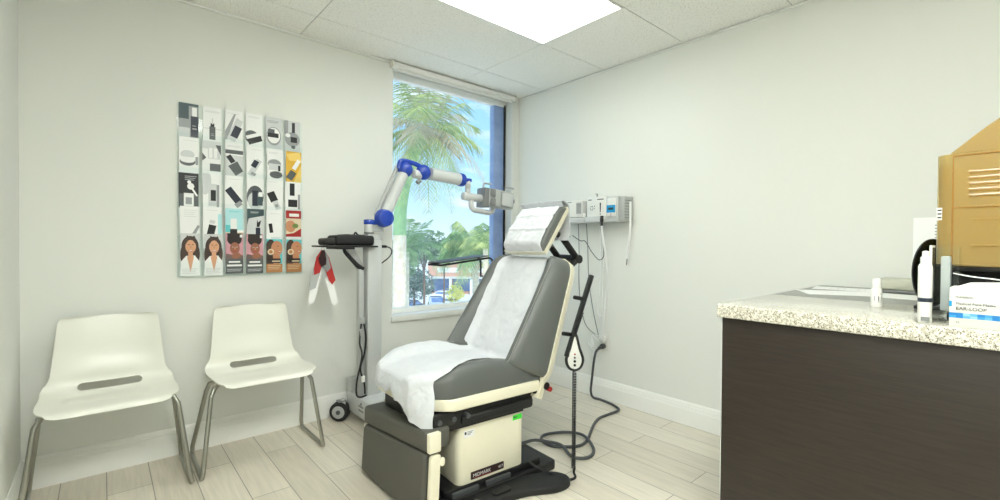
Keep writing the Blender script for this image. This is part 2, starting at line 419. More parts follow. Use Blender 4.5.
# troffer light, plus an unseen stronger one added behind the viewer as fill
def diffuser_mat(power):
    m = bpy.data.materials.new('lit_troffer_diffuser'); t, p = nodes_of(m); L = t.links.new
    p.inputs['Base Color'].default_value = (.9, .95, .93, 1); p.inputs['Roughness'].default_value = .4
    p.inputs['Emission Color'].default_value = (.96, 1., .955, 1); p.inputs['Emission Strength'].default_value = power
    return m
M['diffuser'] = diffuser_mat(5.6); M['diffuser_fill'] = diffuser_mat(24.)
def troffer(i, j, label, dm='diffuser'):
    x0, x1, y0, y1 = xs[i + 1], xs[i], ys[j + 1], ys[j]
    r = thing('ceiling_light', label, 'ceiling light', ((x0 + x1) / 2, (y0 + y1) / 2, H - .01))
    b = MB(); w = .014
    b.bb((x0 + .002, y0 + .002, H - .006), (x1 - .002, y0 + w, H + .02), 'white_trim'); b.bb((x0 + .002, y1 - w, H - .006), (x1 - .002, y1 - .002, H + .02), 'white_trim')
    b.bb((x0 + .002, y0 + w, H - .006), (x0 + w, y1 - w, H + .02), 'white_trim'); b.bb((x1 - w, y0 + w, H - .006), (x1 - .002, y1 - w, H + .02), 'white_trim')
    b.build('frame', r, flat=True)
    b = MB(); b.bb((x0 + w, y0 + w, H - .002), (x1 - w, y1 - w, H + .004), dm); b.build('diffuser', r, flat=True)
troffer(*LIGHTS[0], 'bright rectangular troffer light set in the tiled ceiling in front of the window')
troffer(*LIGHTS[1], 'unseen fill light added as a troffer in the ceiling behind the viewer', 'diffuser_fill')

# ------------------------------------------------------------------ camera
f_px, yaw, pitch, roll = 457.67, .8561, -.0126, .0066
fw = V((math.cos(yaw) * math.cos(pitch), math.sin(yaw) * math.cos(pitch), math.sin(pitch)))
r0 = V((math.sin(yaw), -math.cos(yaw), 0)); u0 = r0.cross(fw)
Rv = r0 * math.cos(roll) + u0 * math.sin(roll); Uv = u0 * math.cos(roll) - r0 * math.sin(roll)
cd = bpy.data.cameras.new('camera'); cam = bpy.data.objects.new('camera', cd); COL.objects.link(cam)
cd.sensor_fit = 'HORIZONTAL'; cd.sensor_width = 36.; cd.lens = 36. * f_px / 1000.; cd.clip_start = .02; cd.clip_end = 400
cam.matrix_world = Matrix(((Rv.x, Uv.x, -fw.x, -2.8028), (Rv.y, Uv.y, -fw.y, -2.9836), (Rv.z, Uv.z, -fw.z, 1.1394), (0, 0, 0, 1)))
S.camera = cam
S.cycles.transparent_max_bounces = 32
S.view_settings.view_transform = 'Standard'; S.view_settings.look = 'None'; S.view_settings.exposure = .32; S.view_settings.gamma = 1.
S.view_settings.use_curve_mapping = False

# ------------------------------------------------------------------ sky and sun
w = bpy.data.worlds.new('sky'); S.world = w; w.use_nodes = True
t = w.node_tree; t.nodes.clear(); L = t.links.new
o = t.nodes.new('ShaderNodeOutputWorld'); bg = t.nodes.new('ShaderNodeBackground'); bg.inputs['Strength'].default_value = 1.1
tc = t.nodes.new('ShaderNodeTexCoord'); sp = t.nodes.new('ShaderNodeSeparateXYZ'); L(tc.outputs['Generated'], sp.inputs[0])
rp = t.nodes.new('ShaderNodeValToRGB'); e = rp.color_ramp.elements
e[0].position = 0.; e[0].color = lin((222, 240, 250)); e[1].position = .45; e[1].color = lin((120, 190, 246))
x = e.new(.12); x.color = lin((178, 224, 252))
L(sp.outputs['Z'], rp.inputs['Fac'])
mp = t.nodes.new('ShaderNodeMapping'); mp.inputs['Scale'].default_value = (3.2, 3.2, 11); L(tc.outputs['Generated'], mp.inputs['Vector'])
n = t.nodes.new('ShaderNodeTexNoise'); n.inputs['Scale'].default_value = 1.6; n.inputs['Detail'].default_value = 7; n.inputs['Roughness'].default_value = .55; L(mp.outputs['Vector'], n.inputs['Vector'])
r = t.nodes.new('ShaderNodeMapRange'); r.inputs['From Min'].default_value = .5; r.inputs['From Max'].default_value = .68; r.inputs['To Max'].default_value = .85; L(n.outputs['Fac'], r.inputs['Value'])
mx = t.nodes.new('ShaderNodeMix'); mx.data_type = 'RGBA'; L(r.outputs['Result'], mx.inputs['Factor']); L(rp.outputs['Color'], mx.inputs['A']); mx.inputs['B'].default_value = (1., 1., 1., 1)
L(mx.outputs['Result'], bg.inputs['Color']); L(bg.outputs[0], o.inputs['Surface'])
sl = bpy.data.lights.new('sun', 'SUN'); sl.energy = 3.6; sl.angle = .01; sl.color = (1., .97, .9)
so = bpy.data.objects.new('sun', sl); COL.objects.link(so); so.location = (-2, 8, 12)
SUN = V((.35, .62, -1.)).normalized()
so.rotation_euler = SUN.to_track_quat('-Z', 'Y').to_euler()

# ------------------------------------------------------------------ white shell chairs on sled frames
SY = [(-.490, .434), (-.485, .446), (-.468, .453), (-.43, .455), (-.36, .452), (-.29, .446), (-.23, .442), (-.185, .446), (-.15, .462), (-.127, .492), (-.116, .53), (-.106, .58), (-.096, .64), (-.084, .70), (-.070, .755), (-.062, .782)]
def shell_pt(u, v, off=0.):
    """u across -1..1, v along the profile 0..1 (front lip to back top); local frame of the chair, back towards +y"""
    k = v * (len(SY) - 1); i = min(int(k), len(SY) - 2); fr = k - i
    def P(i): return V((0, SY[max(0, min(len(SY) - 1, i))][0], SY[max(0, min(len(SY) - 1, i))][1]))
    a, bq, c, d = P(i - 1), P(i), P(i + 1), P(i + 2)
    p = .5 * ((2 * bq) + (c - a) * fr + (2 * a - 5 * bq + 4 * c - d) * fr * fr + (3 * bq - a - 3 * c + d) * fr ** 3)
    tg = (c - bq).normalized(); nn = V((0, -tg.z, tg.y))
    # half width: wide seat with rounded front corners, waist at the bend, tapering back with rounded top corners
    s = p.y if p.z < .47 else None
    if v < .52: hw = lerp(.230, .238, sstep(0, .3, v))
    elif v < .68: hw = lerp(.238, .207, sstep(.52, .68, v))
    else: hw = lerp(.207, .180, (v - .68) / .32)
    if v < .2: hw -= .062 * (1 - v / .2) ** 2.4
    if v > .93: hw -= .040 * (1 - math.sqrt(max(0, 1 - ((v - .93) / .07) ** 2)))
    # edges: the seat edge rolls down a little, the back wraps forward
    w = abs(u)
    curl = .013 * w ** 4
    dish = -.010 * (1 - w ** 2) * sstep(.1, .3, v) * (1 - sstep(.55, .7, v))
    ridge = .006 * sstep(.30, .33, v) * (1 - sstep(.405, .43, v)) * (1 - sstep(.60, .68, w))
    bow = .016 * (1 - w ** 2) * sstep(.66, .8, v)
    return V((hw * u, p.y, p.z)) + nn * (curl + dish + ridge + off) + V((0, bow, 0))
def cut_slot(ob, cutter):
    md = ob.modifiers.new('slot', 'BOOLEAN'); md.object = cutter; md.operation = 'DIFFERENCE'; md.solver = 'EXACT'
    dg = bpy.context.evaluated_depsgraph_get(); me = bpy.data.meshes.new_from_object(ob.evaluated_get(dg))
    ob.modifiers.clear(); old = ob.data; ob.data = me; me.name = old.name; bpy.data.meshes.remove(old)
    cm = cutter.data; bpy.data.objects.remove(cutter); bpy.data.meshes.remove(cm)
def make_chair():
    r = thing('shell_chair', 'white moulded shell chair nearest the left wall, under the leaflet rack', 'chair', (0, 0, 0), 'white shell chairs along the wall')
    b = MB(); b.shell(36, 60, lambda u, v: shell_pt(u * 2 - 1, v, .0035), lambda u, v: shell_pt(u * 2 - 1, v, -.0035), 'white_gloss')
    sh = b.build('seat_shell', r, local=True, ang=60)
    c0 = shell_pt(0, .535); c1 = shell_pt(0, .575); tg = (c1 - c0).normalized(); nn = V((0, -tg.z, tg.y)); cc = (c0 + c1) / 2
    c = MB(); c.prism(rrect(-.118, -.019, .118, .019, .0185, 8), 'white_gloss', (cc - nn * .06, V((1, 0, 0)), tg), .12)
    cut = c.build('slot_cutter', flat=True, local=True); bpy.context.view_layer.update(); cut_slot(sh, cut)
    for sx in (-1, 1):
        b = MB()
        pts = [(sx * .175, -.20, .414), (sx * .200, -.30, .418), (sx * .222, -.345, .412), (sx * .240, -.362, .38), (sx * .283, -.420, .032), (sx * .287, -.420, .014), (sx * .286, -.402, .011),
               (sx * .284, -.085, .011), (sx * .283, -.068, .016), (sx * .280, -.066, .05), (sx * .238, -.215, .375), (sx * .226, -.222, .410), (sx * .19, -.215, .414)]
        fine = []
        for p, q in zip(pts, pts[1:]):
            k = max(1, int((V(q) - V(p)).length / .03))
            for j in range(k): fine.append(V(p).lerp(V(q), j / k))
        fine.append(V(pts[-1])); b.tube(fine, .0105, 'chrome', 12); b.build('sled_leg', r, local=True)
    for y, z in ((-.305, .418), (-.215, .414)):
        b = MB(); b.tube([(-.2, y, z), (.2, y, z)], .009, 'chrome', 10); b.build('cross_bar', r, local=True)
    return r
ch = make_chair(); ch.location = (-2.776, 0, 0)
dup(ch, (-2.163, 0, 0), 'white moulded shell chair nearer the wheeled stand, right of its twin')

# ------------------------------------------------------------------ clear wall rack of leaflets
RX0, RX1 = -2.502, -1.862
rowtop = [1.892, 1.703, 1.517, 1.335, 1.19]; CW, CH = .089, .229
rk = thing('leaflet_rack', 'clear acrylic wall rack with five rows of leaflets above the white chairs', 'leaflet rack', ((RX0 + RX1) / 2, 0, .945))
b = MB(); b.bb((RX0, -.0055, .945), (RX1, -.0008, 1.885), 'clear'); b.build('back_panel', rk, flat=True)
for k, zt in enumerate(rowtop):
    yb = -.0095 - .0035 * k; z0 = zt - CH - .006
    b = MB()
    b.bb((RX0, yb - .0022, z0), (RX1, yb - .0014, z0 + .075), 'clear'); b.bb((RX0, yb - .0022, z0), (RX1, -.0055, z0 + .001), 'clear')
    for c in (0, 6):
        xx = lerp(RX0, RX1, c / 6.); b.bb((xx - .0007, yb - .0014, z0), (xx + .0007, -.006, z0 + .075), 'clear')
    b.build('pocket', rk, flat=True)

def cm(name, c, rough=.35): 
    if name not in M: M[name] = mat(name, c, rough)
    return name
PR = {'wht': (238, 238, 236), 'lgr': (206, 208, 208), 'mgr': (150, 153, 154), 'dgr': (84, 88, 90), 'blk': (22, 24, 26), 'nvy': (24, 34, 52), 'slt': (58, 78, 82), 'aqua': (176, 222, 226), 'teal': (96, 196, 200),
      'yel': (226, 176, 52), 'yel2': (240, 206, 110), 'red': (166, 34, 32), 'skin': (214, 160, 124), 'skin2': (150, 96, 72), 'skin3': (196, 136, 100), 'hair': (62, 44, 36), 'hair2': (40, 28, 26), 'pink': (204, 150, 160),
      'lips': (172, 72, 70), 'tan': (178, 124, 78), 'sand': (222, 206, 176), 'grn': (112, 140, 70), 'taupe': (112, 92, 88)}
for k, c in PR.items(): cm('print_' + k, c)
class Card:
    """printed leaflet: a thin card whose artwork is thin ink shapes on its face; u right, v up, both 0..1"""
    def __init__(s, x, y, zt, h=CH, lo=0.):
        s.x, s.y, s.z0, s.h, s.n, s.lo = x, y, zt - h, h, 0, lo
        s.b = MB(); s.b.bb((x, y, s.z0), (x + CW, y + .0006, zt), 'print_wht')
    def P(s, u, v): return (s.x + max(0, min(1, u)) * CW, s.y - .00012 * (s.n + 1), s.z0 + s.lo + max(0, min(1, v)) * (s.h - s.lo))
    def poly(s, pts, c): s.b.poly([s.P(*p) for p in pts], 'print_' + c); s.n += 1; return s
    def rect(s, u0, v0, u1, v1, c): return s.poly([(u0, v0), (u1, v0), (u1, v1), (u0, v1)], c)
    def rot(s, cu, cv, w, h, deg, c):
        """w, h in units of the card's width, so shapes keep their proportions"""
        a = math.radians(deg); k = CW / (s.h - s.lo)
        return s.poly([(cu + (dx * math.cos(a) - dy * math.sin(a)), cv + (dx * math.sin(a) + dy * math.cos(a)) * k) for dx, dy in ((-w / 2, -h / 2), (w / 2, -h / 2), (w / 2, h / 2), (-w / 2, h / 2))], c)
    def ell(s, cu, cv, ru, rv, c, a0=0, a1=360, n=20):
        k = CW / (s.h - s.lo)
        return s.poly([(cu + ru * math.cos(math.radians(lerp(a0, a1, i / n))), cv + rv * k * math.sin(math.radians(lerp(a0, a1, i / n)))) for i in range(n + (a1 - a0 < 360))], c)
    def lines(s, u0, v, u1, n=2, c='lgr', dv=.03):
        for i in range(n):
            e = u1 - (.12 * ((i * 7) % 3) / 2); s.rect(u0, v - dv * i, e, v - dv * i + .012, c)
        return s
    def done(s, label): tag(s.b.build('leaflet', flat=True), label, 'leaflet', 'leaflets in the wall rack')

def woman(c):
    c.rect(0, 0, 1, 1, 'lgr').ell(.5, .70, .44, .62, 'hair').ell(.2, .5, .2, .62, 'hair').ell(.82, .52, .18, .55, 'hair')
    c.poly([(.0, 0), (1, 0), (1, .32), (.74, .48), (.30, .47), (.04, .34)], 'wht').poly([(.34, .46), (.70, .46), (.52, .08)], 'skin').rect(.4, .42, .64, .58, 'skin')
    c.ell(.53, .69, .27, .40, 'skin').ell(.53, .60, .12, .07, 'lips', 180, 360).ell(.53, .598, .10, .035, 'wht', 180, 360).ell(.43, .735, .055, .022, 'hair2').ell(.64, .735, .055, .022, 'hair2')
    c.poly([(.51, .72), (.55, .72), (.57, .655), (.50, .655)], 'skin3').poly([(.27, .74), (.50, .90), (.34, .96), (.22, .8)], 'hair').poly([(.80, .74), (.52, .90), (.72, .95), (.86, .8)], 'hair')
    c.lines(.1, .16, .9, 4, 'lgr', .035)
def woman2(c):
    c.rect(0, 0, 1, 1, 'pink').ell(.5, .86, .42, .42, 'hair2').rect(.1, .86, .9, 1, 'hair2').ell(.52, .63, .28, .38, 'skin2').ell(.52, .55, .12, .05, 'lips').ell(.42, .66, .055, .022, 'wht').ell(.63, .66, .055, .022, 'wht')
    c.ell(.42, .66, .024, .02, 'hair2').ell(.63, .66, .024, .02, 'hair2').poly([(.50, .66), (.55, .66), (.58, .60), (.48, .60)], 'skin3')
    c.poly([(0, .20), (1, .20), (1, .44), (.72, .50), (.5, .44), (.3, .47), (.05, .50), (0, .42)], 'taupe').poly([(.3, .47), (.74, .52), (.92, .44), (.6, .36), (.36, .40)], 'skin2')
    c.rect(0, 0, 1, .36, 'dgr').rect(.18, .27, .82, .31, 'wht').rect(.08, .18, .92, .225, 'wht').lines(.08, .10, .9, 2, 'lgr', .04).rect(.8, .90, .95, .97, 'wht')
def woman3(c):
    c.rect(0, 0, 1, 1, 'teal').ell(.28, .66, .34, .75, 'hair').ell(.66, .72, .36, .52, 'skin3').poly([(.2, 0), (.78, 0), (.86, .5), (.3, .55)], 'skin3').poly([(0, 0), (.5, 0), (.4, .55), (.1, .8), (0, .8)], 'hair')
    c.rect(.1, .28, .9, .42, 'hair2').ell(.72, .79, .06, .02, 'hair2').ell(.84, .63, .12, .06, 'lips', 160, 340).ell(.84, .635, .09, .03, 'wht', 160, 340).ell(.28, .62, .20, .20, 'sand').ell(.28, .62, .12, .12, 'tan')
    c.rect(0, 0, 1, .26, 'tan').rect(.36, .32, .86, .355, 'sand').lines(.1, .2, .9, 3, 'sand', .05)
def bottle(c, cu, v0, w, h, body='blk', cap='wht', caph=.28):
    c.rect(cu - w / 2, v0, cu + w / 2, v0 + h * (1 - caph), body).rect(cu - w * .32, v0 + h * (1 - caph), cu + w * .32, v0 + h, cap)
    c.rect(cu - w * .3, v0 + h * .25, cu + w * .3, v0 + h * .30, 'mgr').rect(cu - w * .3, v0 + h * .36, cu + w * .2, v0 + h * .39, 'mgr')
    return c
def art(r, k, c):
    if r == 0:
        if k == 0: c.rect(0, 0, 1, 1, 'mgr').rect(0, .55, .5, 1, 'slt').rect(0, 0, .55, .3, 'lgr').rect(0, .93, 1, 1, 'slt'); bottle(c, .79, .05, .38, .85, 'nvy', 'wht', .3); return 'grey leaflet with a tall dark spray bottle in the top-left corner pocket'
        if k == 1: c.lines(.1, .88, .9, 2).rect(0, .36, 1, .38, 'lgr'); bottle(c, .5, .05, .32, .48, 'dgr', 'blk', .2); c.rect(.47, .5, .53, .68, 'lgr'); return 'white top-row leaflet with a small grey dropper bottle'
        if k == 2: c.lines(.1, .9, .8, 1).poly([(0, .1), (.12, .1), (.6, .9), (.5, .9), (0, .35)], 'mgr').rot(.6, .42, .5, 1.5, -22, 'lgr').rot(.62, .36, .42, .75, -22, 'nvy'); return 'white top-row leaflet with a big slanting navy-labelled tube'
        if k == 3: c.lines(.15, .9, .85, 2).ell(.35, .28, .42, .42, 'dgr').rot(.56, .2, .9, .42, 22, 'blk').rot(.46, .32, .9, .22, 22, 'wht'); return 'white top-row leaflet with dark box lying on a dark disc'
        if k == 4: c.rect(0, 0, 1, 1, 'lgr').lines(.1, .88, .85, 3, 'mgr').ell(.5, .4, .46, .62, 'mgr').ell(.5, .42, .40, .52, 'wht').rect(.12, .36, .8, .5, 'blk').rect(.15, .5, .55, .62, 'dgr'); return 'grey top-row leaflet with a round white jar with black label'
        c.rect(0, 0, 1, 1, 'lgr').rect(0, .55, .22, 1, 'mgr').ell(.5, .4, .48, .5, 'mgr').rect(.46, .62, .66, .95, 'blk').rect(.38, .30, .8, .48, 'blk').ell(.55, .15, .14, .12, 'dgr').ell(.2, .52, .16, .14, 'wht'); return 'pale grey leaflet with black tube before a grey disc, top-right corner pocket'
    if r == 1:
        if k == 0: c.lines(.2, .9, .9, 1).ell(.42, .5, .36, .26, 'lgr').ell(.42, .30, .40, .26, 'dgr').rect(.06, .33, .78, .43, 'wht').ell(.42, .33, .36, .14, 'wht').rect(.82, .22, .96, .45, 'mgr'); return 'white leaflet showing an open white cream jar, at the left end of second row'
        if k == 1: c.ell(.3, 1.0, .8, .5, 'lgr', 180, 360).rect(.3, .48, .95, .88, 'lgr').rect(.36, .50, .54, .8, 'wht').rect(.62, .50, .8, .8, 'wht').poly([(.7, .9), (1, .9), (1, .6)], 'dgr').rect(.4, .12, .98, .34, 'dgr').poly([(0, .4), (.22, .5), (0, .64)], 'dgr'); return 'white second-row leaflet with white bottles above a grey block'
        if k == 2: c.lines(.1, .9, .9, 2).rect(0, .66, 1, .78, 'dgr').rect(0, 0, 1, .62, 'lgr').rot(.3, .5, .3, .5, 35, 'blk').rot(.62, .22, .62, .75, 35, 'dgr'); return 'grey second-row leaflet with a black dropper bottle tilted left'
        if k == 3: c.lines(.3, .9, .9, 1).rot(.48, .34, .34, 1.2, -28, 'lgr').rot(.5, .46, .32, .48, -28, 'nvy').rot(.4, .14, .3, .2, -28, 'mgr'); return 'white second-row leaflet with small slanting tube with a navy square'
        if k == 4: c.lines(.1, .9, .7, 2).ell(.45, .55, .42, .3, 'mgr').rect(.1, .35, .85, .55, 'lgr').rect(.68, .32, .82, .5, 'blk').ell(.55, .2, .40, .24, 'dgr').rect(.2, .2, .9, .28, 'dgr'); return 'white second-row leaflet with a round grey lid over a dark jar'
        c.rect(0, 0, 1, 1, 'yel').poly([(0, .9), (.9, 1), (1, .7), (.2, .7)], 'yel2').poly([(.5, 0), (1, 0), (1, .6)], 'yel2').rot(.34, .22, .44, .62, -30, 'dgr').rot(.68, .58, .26, .75, -30, 'wht'); return 'yellow leaflet with a slanting white and black dropper bottle'
    if r == 2:
        if k == 0: c.rect(0, 0, 1, 1, 'blk').rect(0, 0, 1, .4, 'dgr').lines(.3, .90, .9, 3, 'lgr', .05).rect(.25, .05, .75, .42, 'wht').rect(.34, .1, .66, .3, 'mgr').ell(.6, .62, .18, .2, 'wht').ell(.52, .74, .10, .10, 'wht').rot(.8, .45, .1, .5, 30, 'wht'); return 'black leaflet with a white perfume-style bottle, left end of third row'
        if k == 1: c.ell(.15, .7, .4, .9, 'lgr').rect(.28, .05, .72, .72, 'wht').ell(.6, .74, .2, .2, 'lgr').rect(.74, .06, .86, .7, 'dgr').rect(.44, .2, .72, .55, 'inkdark') if False else c.ell(.12, .75, .34, .8, 'lgr').rect(.30, .05, .74, .70, 'lgr').rect(.74, .02, .88, .68, 'mgr').rect(.42, .2, .7, .52, 'blk'); return 'white third-row leaflet with pale bottle with a small black label'
        if k == 2: c.lines(.2, .9, .9, 1).rot(.5, .40, .46, 1.15, 38, 'nvy').rot(.78, .15, .42, .3, 38, 'mgr'); return 'white third-row leaflet with a navy box lying diagonally'
        if k == 3: c.ell(.5, .42, .5, .75, 'dgr').ell(.5, .30, .44, .6, 'lgr').rect(.32, .14, .66, .62, 'nvy').rect(.62, .16, .95, .44, 'slt').rect(.72, .44, .95, .58, 'wht'); return 'third-row leaflet with teal and navy boxes inside a grey arch'
        if k == 4: c.lines(.1, .95, .6, 1).rot(.36, .48, .48, .66, 24, 'blk').rot(.62, .22, .34, .6, 24, 'lgr').rot(.62, .2, .2, .2, 24, 'mgr'); return 'white third-row leaflet with black-topped tube pointing down right'
        c.lines(.1, .95, .6, 1).rect(.3, .55, .62, .95, 'blk').rect(.2, .18, .8, .42, 'blk').rect(.84, .1, .98, .6, 'mgr').lines(.1, .1, .9, 2); return 'white third-row leaflet with a black tube above black box, right end'
    if r == 3:
        if k == 0: c.lines(.2, .88, .85, 4, 'lgr', .06).rot(.78, .26, .2, .9, -28, 'mgr').poly([(0, .0), (0, .16), (.7, .04), (.7, 0)], 'dgr'); return 'mostly white leaflet with a thin grey tube, left end of fourth row'
        if k == 1: c.lines(.2, .9, .8, 1).rect(.8, 0, 1, .8, 'aqua').rot(.45, .3, .40, .72, -12, 'blk').rot(.5, .56, .3, .22, -12, 'lgr'); return 'white fourth-row leaflet with black box leaning right on pale aqua'
        if k == 2: c.rect(0, .35, 1, 1, 'aqua').rect(0, .28, .35, .5, 'teal').rect(0, 0, 1, .28, 'sand').rect(.26, .0, .66, .38, 'blk').rect(.28, .38, .64, .7, 'wht').lines(.2, .92, .8, 2, 'teal'); return 'aqua leaflet with a white-capped black bottle, fourth row'
        if k == 3: c.rect(0, 0, 1, 1, 'lgr').poly([(0, 1), (1, 1), (1, .8), (.1, .7), (0, .5)], 'slt').lines(.2, .9, .7, 2, 'lgr').rect(.5, .16, .78, .42, 'nvy').rect(.5, .0, .76, .16, 'wht').poly([(.56, .44), (.72, .44), (.84, .66), (.64, .58), (.58, .68)], 'blk'); return 'fourth-row leaflet with slate green header and black pump bottle'
        if k == 4: c.lines(.2, .88, .85, 1).rot(.28, .42, .22, .62, 8, 'blk').lines(.3, .12, .9, 2); return 'white fourth-row leaflet with a small black bar at left'
        c.rect(0, .74, 1, 1, 'red').rect(.22, .8, .86, .9, 'wht').rect(0, .2, 1, .74, 'sand').ell(.3, .48, .34, .4, 'skin3').ell(.62, .5, .2, .16, 'grn').poly([(0, .14), (1, .14), (1, .42), (.5, .26), (0, .22)], 'red').lines(.3, .06, .8, 1, 'mgr'); return 'red and cream leaflet with green sprig, above the bottom-right corner pocket'
    (woman, woman, woman2, woman2, woman3, woman3)[k](c)
    return ['leaflet of a smiling long-haired woman in white, bottom-left corner pocket', 'leaflet of a smiling long-haired woman in white, second in bottom row', 'leaflet of a dark-haired woman with hand at chin, third in bottom row', 'leaflet of a dark-haired woman with hand at chin, fourth in bottom row',
            'leaflet of a woman holding a ring to her face, fifth in bottom row', 'leaflet of a woman holding a ring to her face, bottom-right corner pocket'][k]
for r_ in range(5):
    for k_ in range(6):
        x0 = lerp(RX0, RX1, k_ / 6.) + .008 + random.uniform(-.004, .004)
        c_ = Card(x0, -.0105 - .0035 * r_, rowtop[r_] + random.uniform(-.006, .004) - (.03 if r_ == 4 and k_ >= 4 else 0), CH - (.03 if r_ == 4 and k_ >= 4 else 0), .042 if r_ < 4 else 0)
        c_.done(art(r_, k_, c_))

# ------------------------------------------------------------------ procedure chair
CY = -1.137
pc = thing('exam_chair', 'grey upholstered procedure chair with cream base in the middle of the room', 'medical chair', (-1.45, CY, 0))
def curve1(pts, x):
    for (x0, y0), (x1, y1) in zip(pts, pts[1:]):
        if x <= x1: return lerp(y0, y1, sstep(0, 1, (x - x0) / (x1 - x0)) * .5 + .5 * (x - x0) / (x1 - x0))
    return pts[-1][1]
ZC = [(0, .535), (.03, .552), (.10, .562), (.3, .572), (.55, .568), (.8, .553), (1, .545)]
def seatP(u, w, off=0., edge=True):
    hw = .297 - .12 * max(0, 1 - u * .635 / .14) ** 1.3
    x = lerp(-1.820, -1.185, u) + (.0 * abs(w) ** 4 * (1 - sstep(0, .2, u)))
    z = curve1(ZC, u) + .046 * sstep(.50, .76, abs(w)) * (.35 + .65 * sstep(0, .45, u)) * (1 - .5 * sstep(.6, 1, u))
    if edge: z -= .035 * max(0, (abs(w) - .80) / .20) ** 3
    return V((x, CY + hw * w, z + off))
NW = 40
b = MB()
def seat_top(u, v): return seatP(u, 2 * v - 1)
def seat_bot(u, v):
    p = seatP(u, 2 * v - 1); return V((lerp(p.x, -1.5, .012), CY + (p.y - CY) * .985, .487))
b.shell(40, NW, seat_top, seat_bot, 'grey_vinyl'); seat = b.build('seat_cushion', pc, ang=55)
for sgn in (-1, 1):
    b = MB(); b.tube([seatP(lerp(.02, .98, i / 30.), sgn * .80, .0008) for i in range(31)], .0022, 'seam', 6); b.build('seam', seat)
b = MB(); pan = [(-1.20, CY - .302), (-1.19, CY - .28), (-1.19, CY + .28), (-1.20, CY + .302)]
front = [(-1.812 + .14 * q / 12., .300 - .12 * (1 - q / 12.) ** 1.3) for q in range(13)]
pan += [(x, CY + h) for x, h in front[::-1]] + [(x, CY - h) for x, h in front]
b.prism(pan, 'cream', ((0, 0, .434), (1, 0, 0), (0, 1, 0)), .054, .010, 3); b.build('seat_pan', pc)
b = MB()
b.bb((-1.735, CY - .262, .345), (-1.205, CY + .262, .43), 'black', .01); b.bb((-1.77, CY - .25, .30), (-1.70, CY + .20, .428), 'black', .008)
b.bb((-1.66, CY - .245, .332), (-1.25, CY + .245, .35), 'black_matte', .004); b.bb((-1.765, CY - .283, .375), (-1.66, CY - .255, .43), 'black', .006)
b.bb((-1.62, CY - .275, .36), (-1.215, CY - .258, .395), 'black_matte', .006)
for x in (-1.74, -1.67, -1.60): b.cyl((x, CY - .262, .40), (x, CY - .292, .40), .011, 'darkgrey', 12)
b.build('lift_carriage', pc)
b = MB(); b.prism(rrect(-1.618, -1.376, -1.238, -.924, .035, 8), 'cream', ((0, 0, .062), (1, 0, 0), (0, 1, 0)), .274, .006, 2)
shell = b.build('base_shroud', pc)
b = MB(); b.prism(rrect(-1.552, .086, -1.366, .120, .004, 3), 'maroon', ((0, -1.376, 0), (1, 0, 0), (0, 0, 1)), .0015, 0); npl = b.build('name_plate', shell)
b = MB(); b.text('MIDMARK', .022, 'white', (-1.541, -1.3782, .095), (1, 0, 0), (0, 0, 1)); b.text('417', .018, 'white', (-1.372, -1.3782, .096), (1, 0, 0), (0, 0, 1), 'RIGHT')
b.bb((-1.536, -1.3782, .090), (-1.438, -1.3775, .0915), 'red'); o = b.build('lettering', shell, flat=True)
b = MB(); b.bb((-1.313, -1.3765, .297), (-1.256, -1.3755, .322), 'green'); b.bb((-1.306, -1.377, .307), (-1.296, -1.3764, .314), 'inkdark'); b.bb((-1.293, -1.377, .309), (-1.284, -1.3764, .312), 'inkdark'); o = b.build('sticker', shell, flat=True); o['label'] = 'bright green sticker'
b = MB(); b.bb((-1.590, -1.3765, .282), (-1.533, -1.3755, .312), 'sheet')
b.bb((-1.586, -1.377, .296), (-1.576, -1.3764, .308), 'inkdark')
for k in range(3): b.bb((-1.571, -1.377, .305 - k * .006), (-1.541 - .006 * k, -1.3764, .3075 - k * .006), 'ink')
o = b.build('sticker', shell, flat=True); o['label'] = 'white asset sticker'
b = MB(); b.prism(rrect(-1.74, CY - .272, -1.045, CY + .272, .03, 5), 'black', ((0, 0, 0), (1, 0, 0), (0, 1, 0)), .045, .01, 3)
b.prism(rrect(-1.69, CY - .245, -1.12, CY + .245, .03, 5), 'black', ((0, 0, .04), (1, 0, 0), (0, 1, 0)), .034, .006, 2)
b.bb((-1.66, -1.40, .042), (-1.52, -1.385, .066), 'darkgrey', .003); b.bb((-1.48, -1.40, .042), (-1.34, -1.385, .066), 'darkgrey', .003)
b.build('base_plate', pc)
b = MB(); lob = catmull([V((-1.740, -1.390, 0)), V((-1.750, -1.470, 0)), V((-1.540, -1.495, 0)), V((-1.350, -1.515, 0)), V((-1.210, -1.575, 0)), V((-1.120, -1.570, 0)), V((-1.095, -1.510, 0)), V((-1.150, -1.440, 0)), V((-1.300, -1.400, 0)), V((-1.520, -1.390, 0))], 6, True)
b.prism([(p.x, p.y) for p in lob], 'black_matte', ((0, 0, 0), (1, 0, 0), (0, 1, 0)), .034, .009, 3)
for x, y in ((-1.62, -1.445), (-1.44, -1.455)): b.prism(rrect(x - .05, y - .022, x + .05, y + .022, .015, 4), 'black', ((0, 0, .03), (1, 0, 0), (0, 1, 0)), .012, .003)
b.build('foot_pedal', pc)
YAW = math.radians(-3.5); PIV = V((-1.45, CY, 0))
def unyaw(bm_, k=None):
    for v in bm_.verts:
        h = 1. if k is None else max(0., (v.co.z - .02) / .27)
        v.co.z -= .045 * h * (v.co.y - (CY - .29)) / .58
    bmesh.ops.rotate(bm_, cent=PIV, matrix=Matrix.Rotation(-YAW, 3, 'Z'), verts=bm_.verts[:])
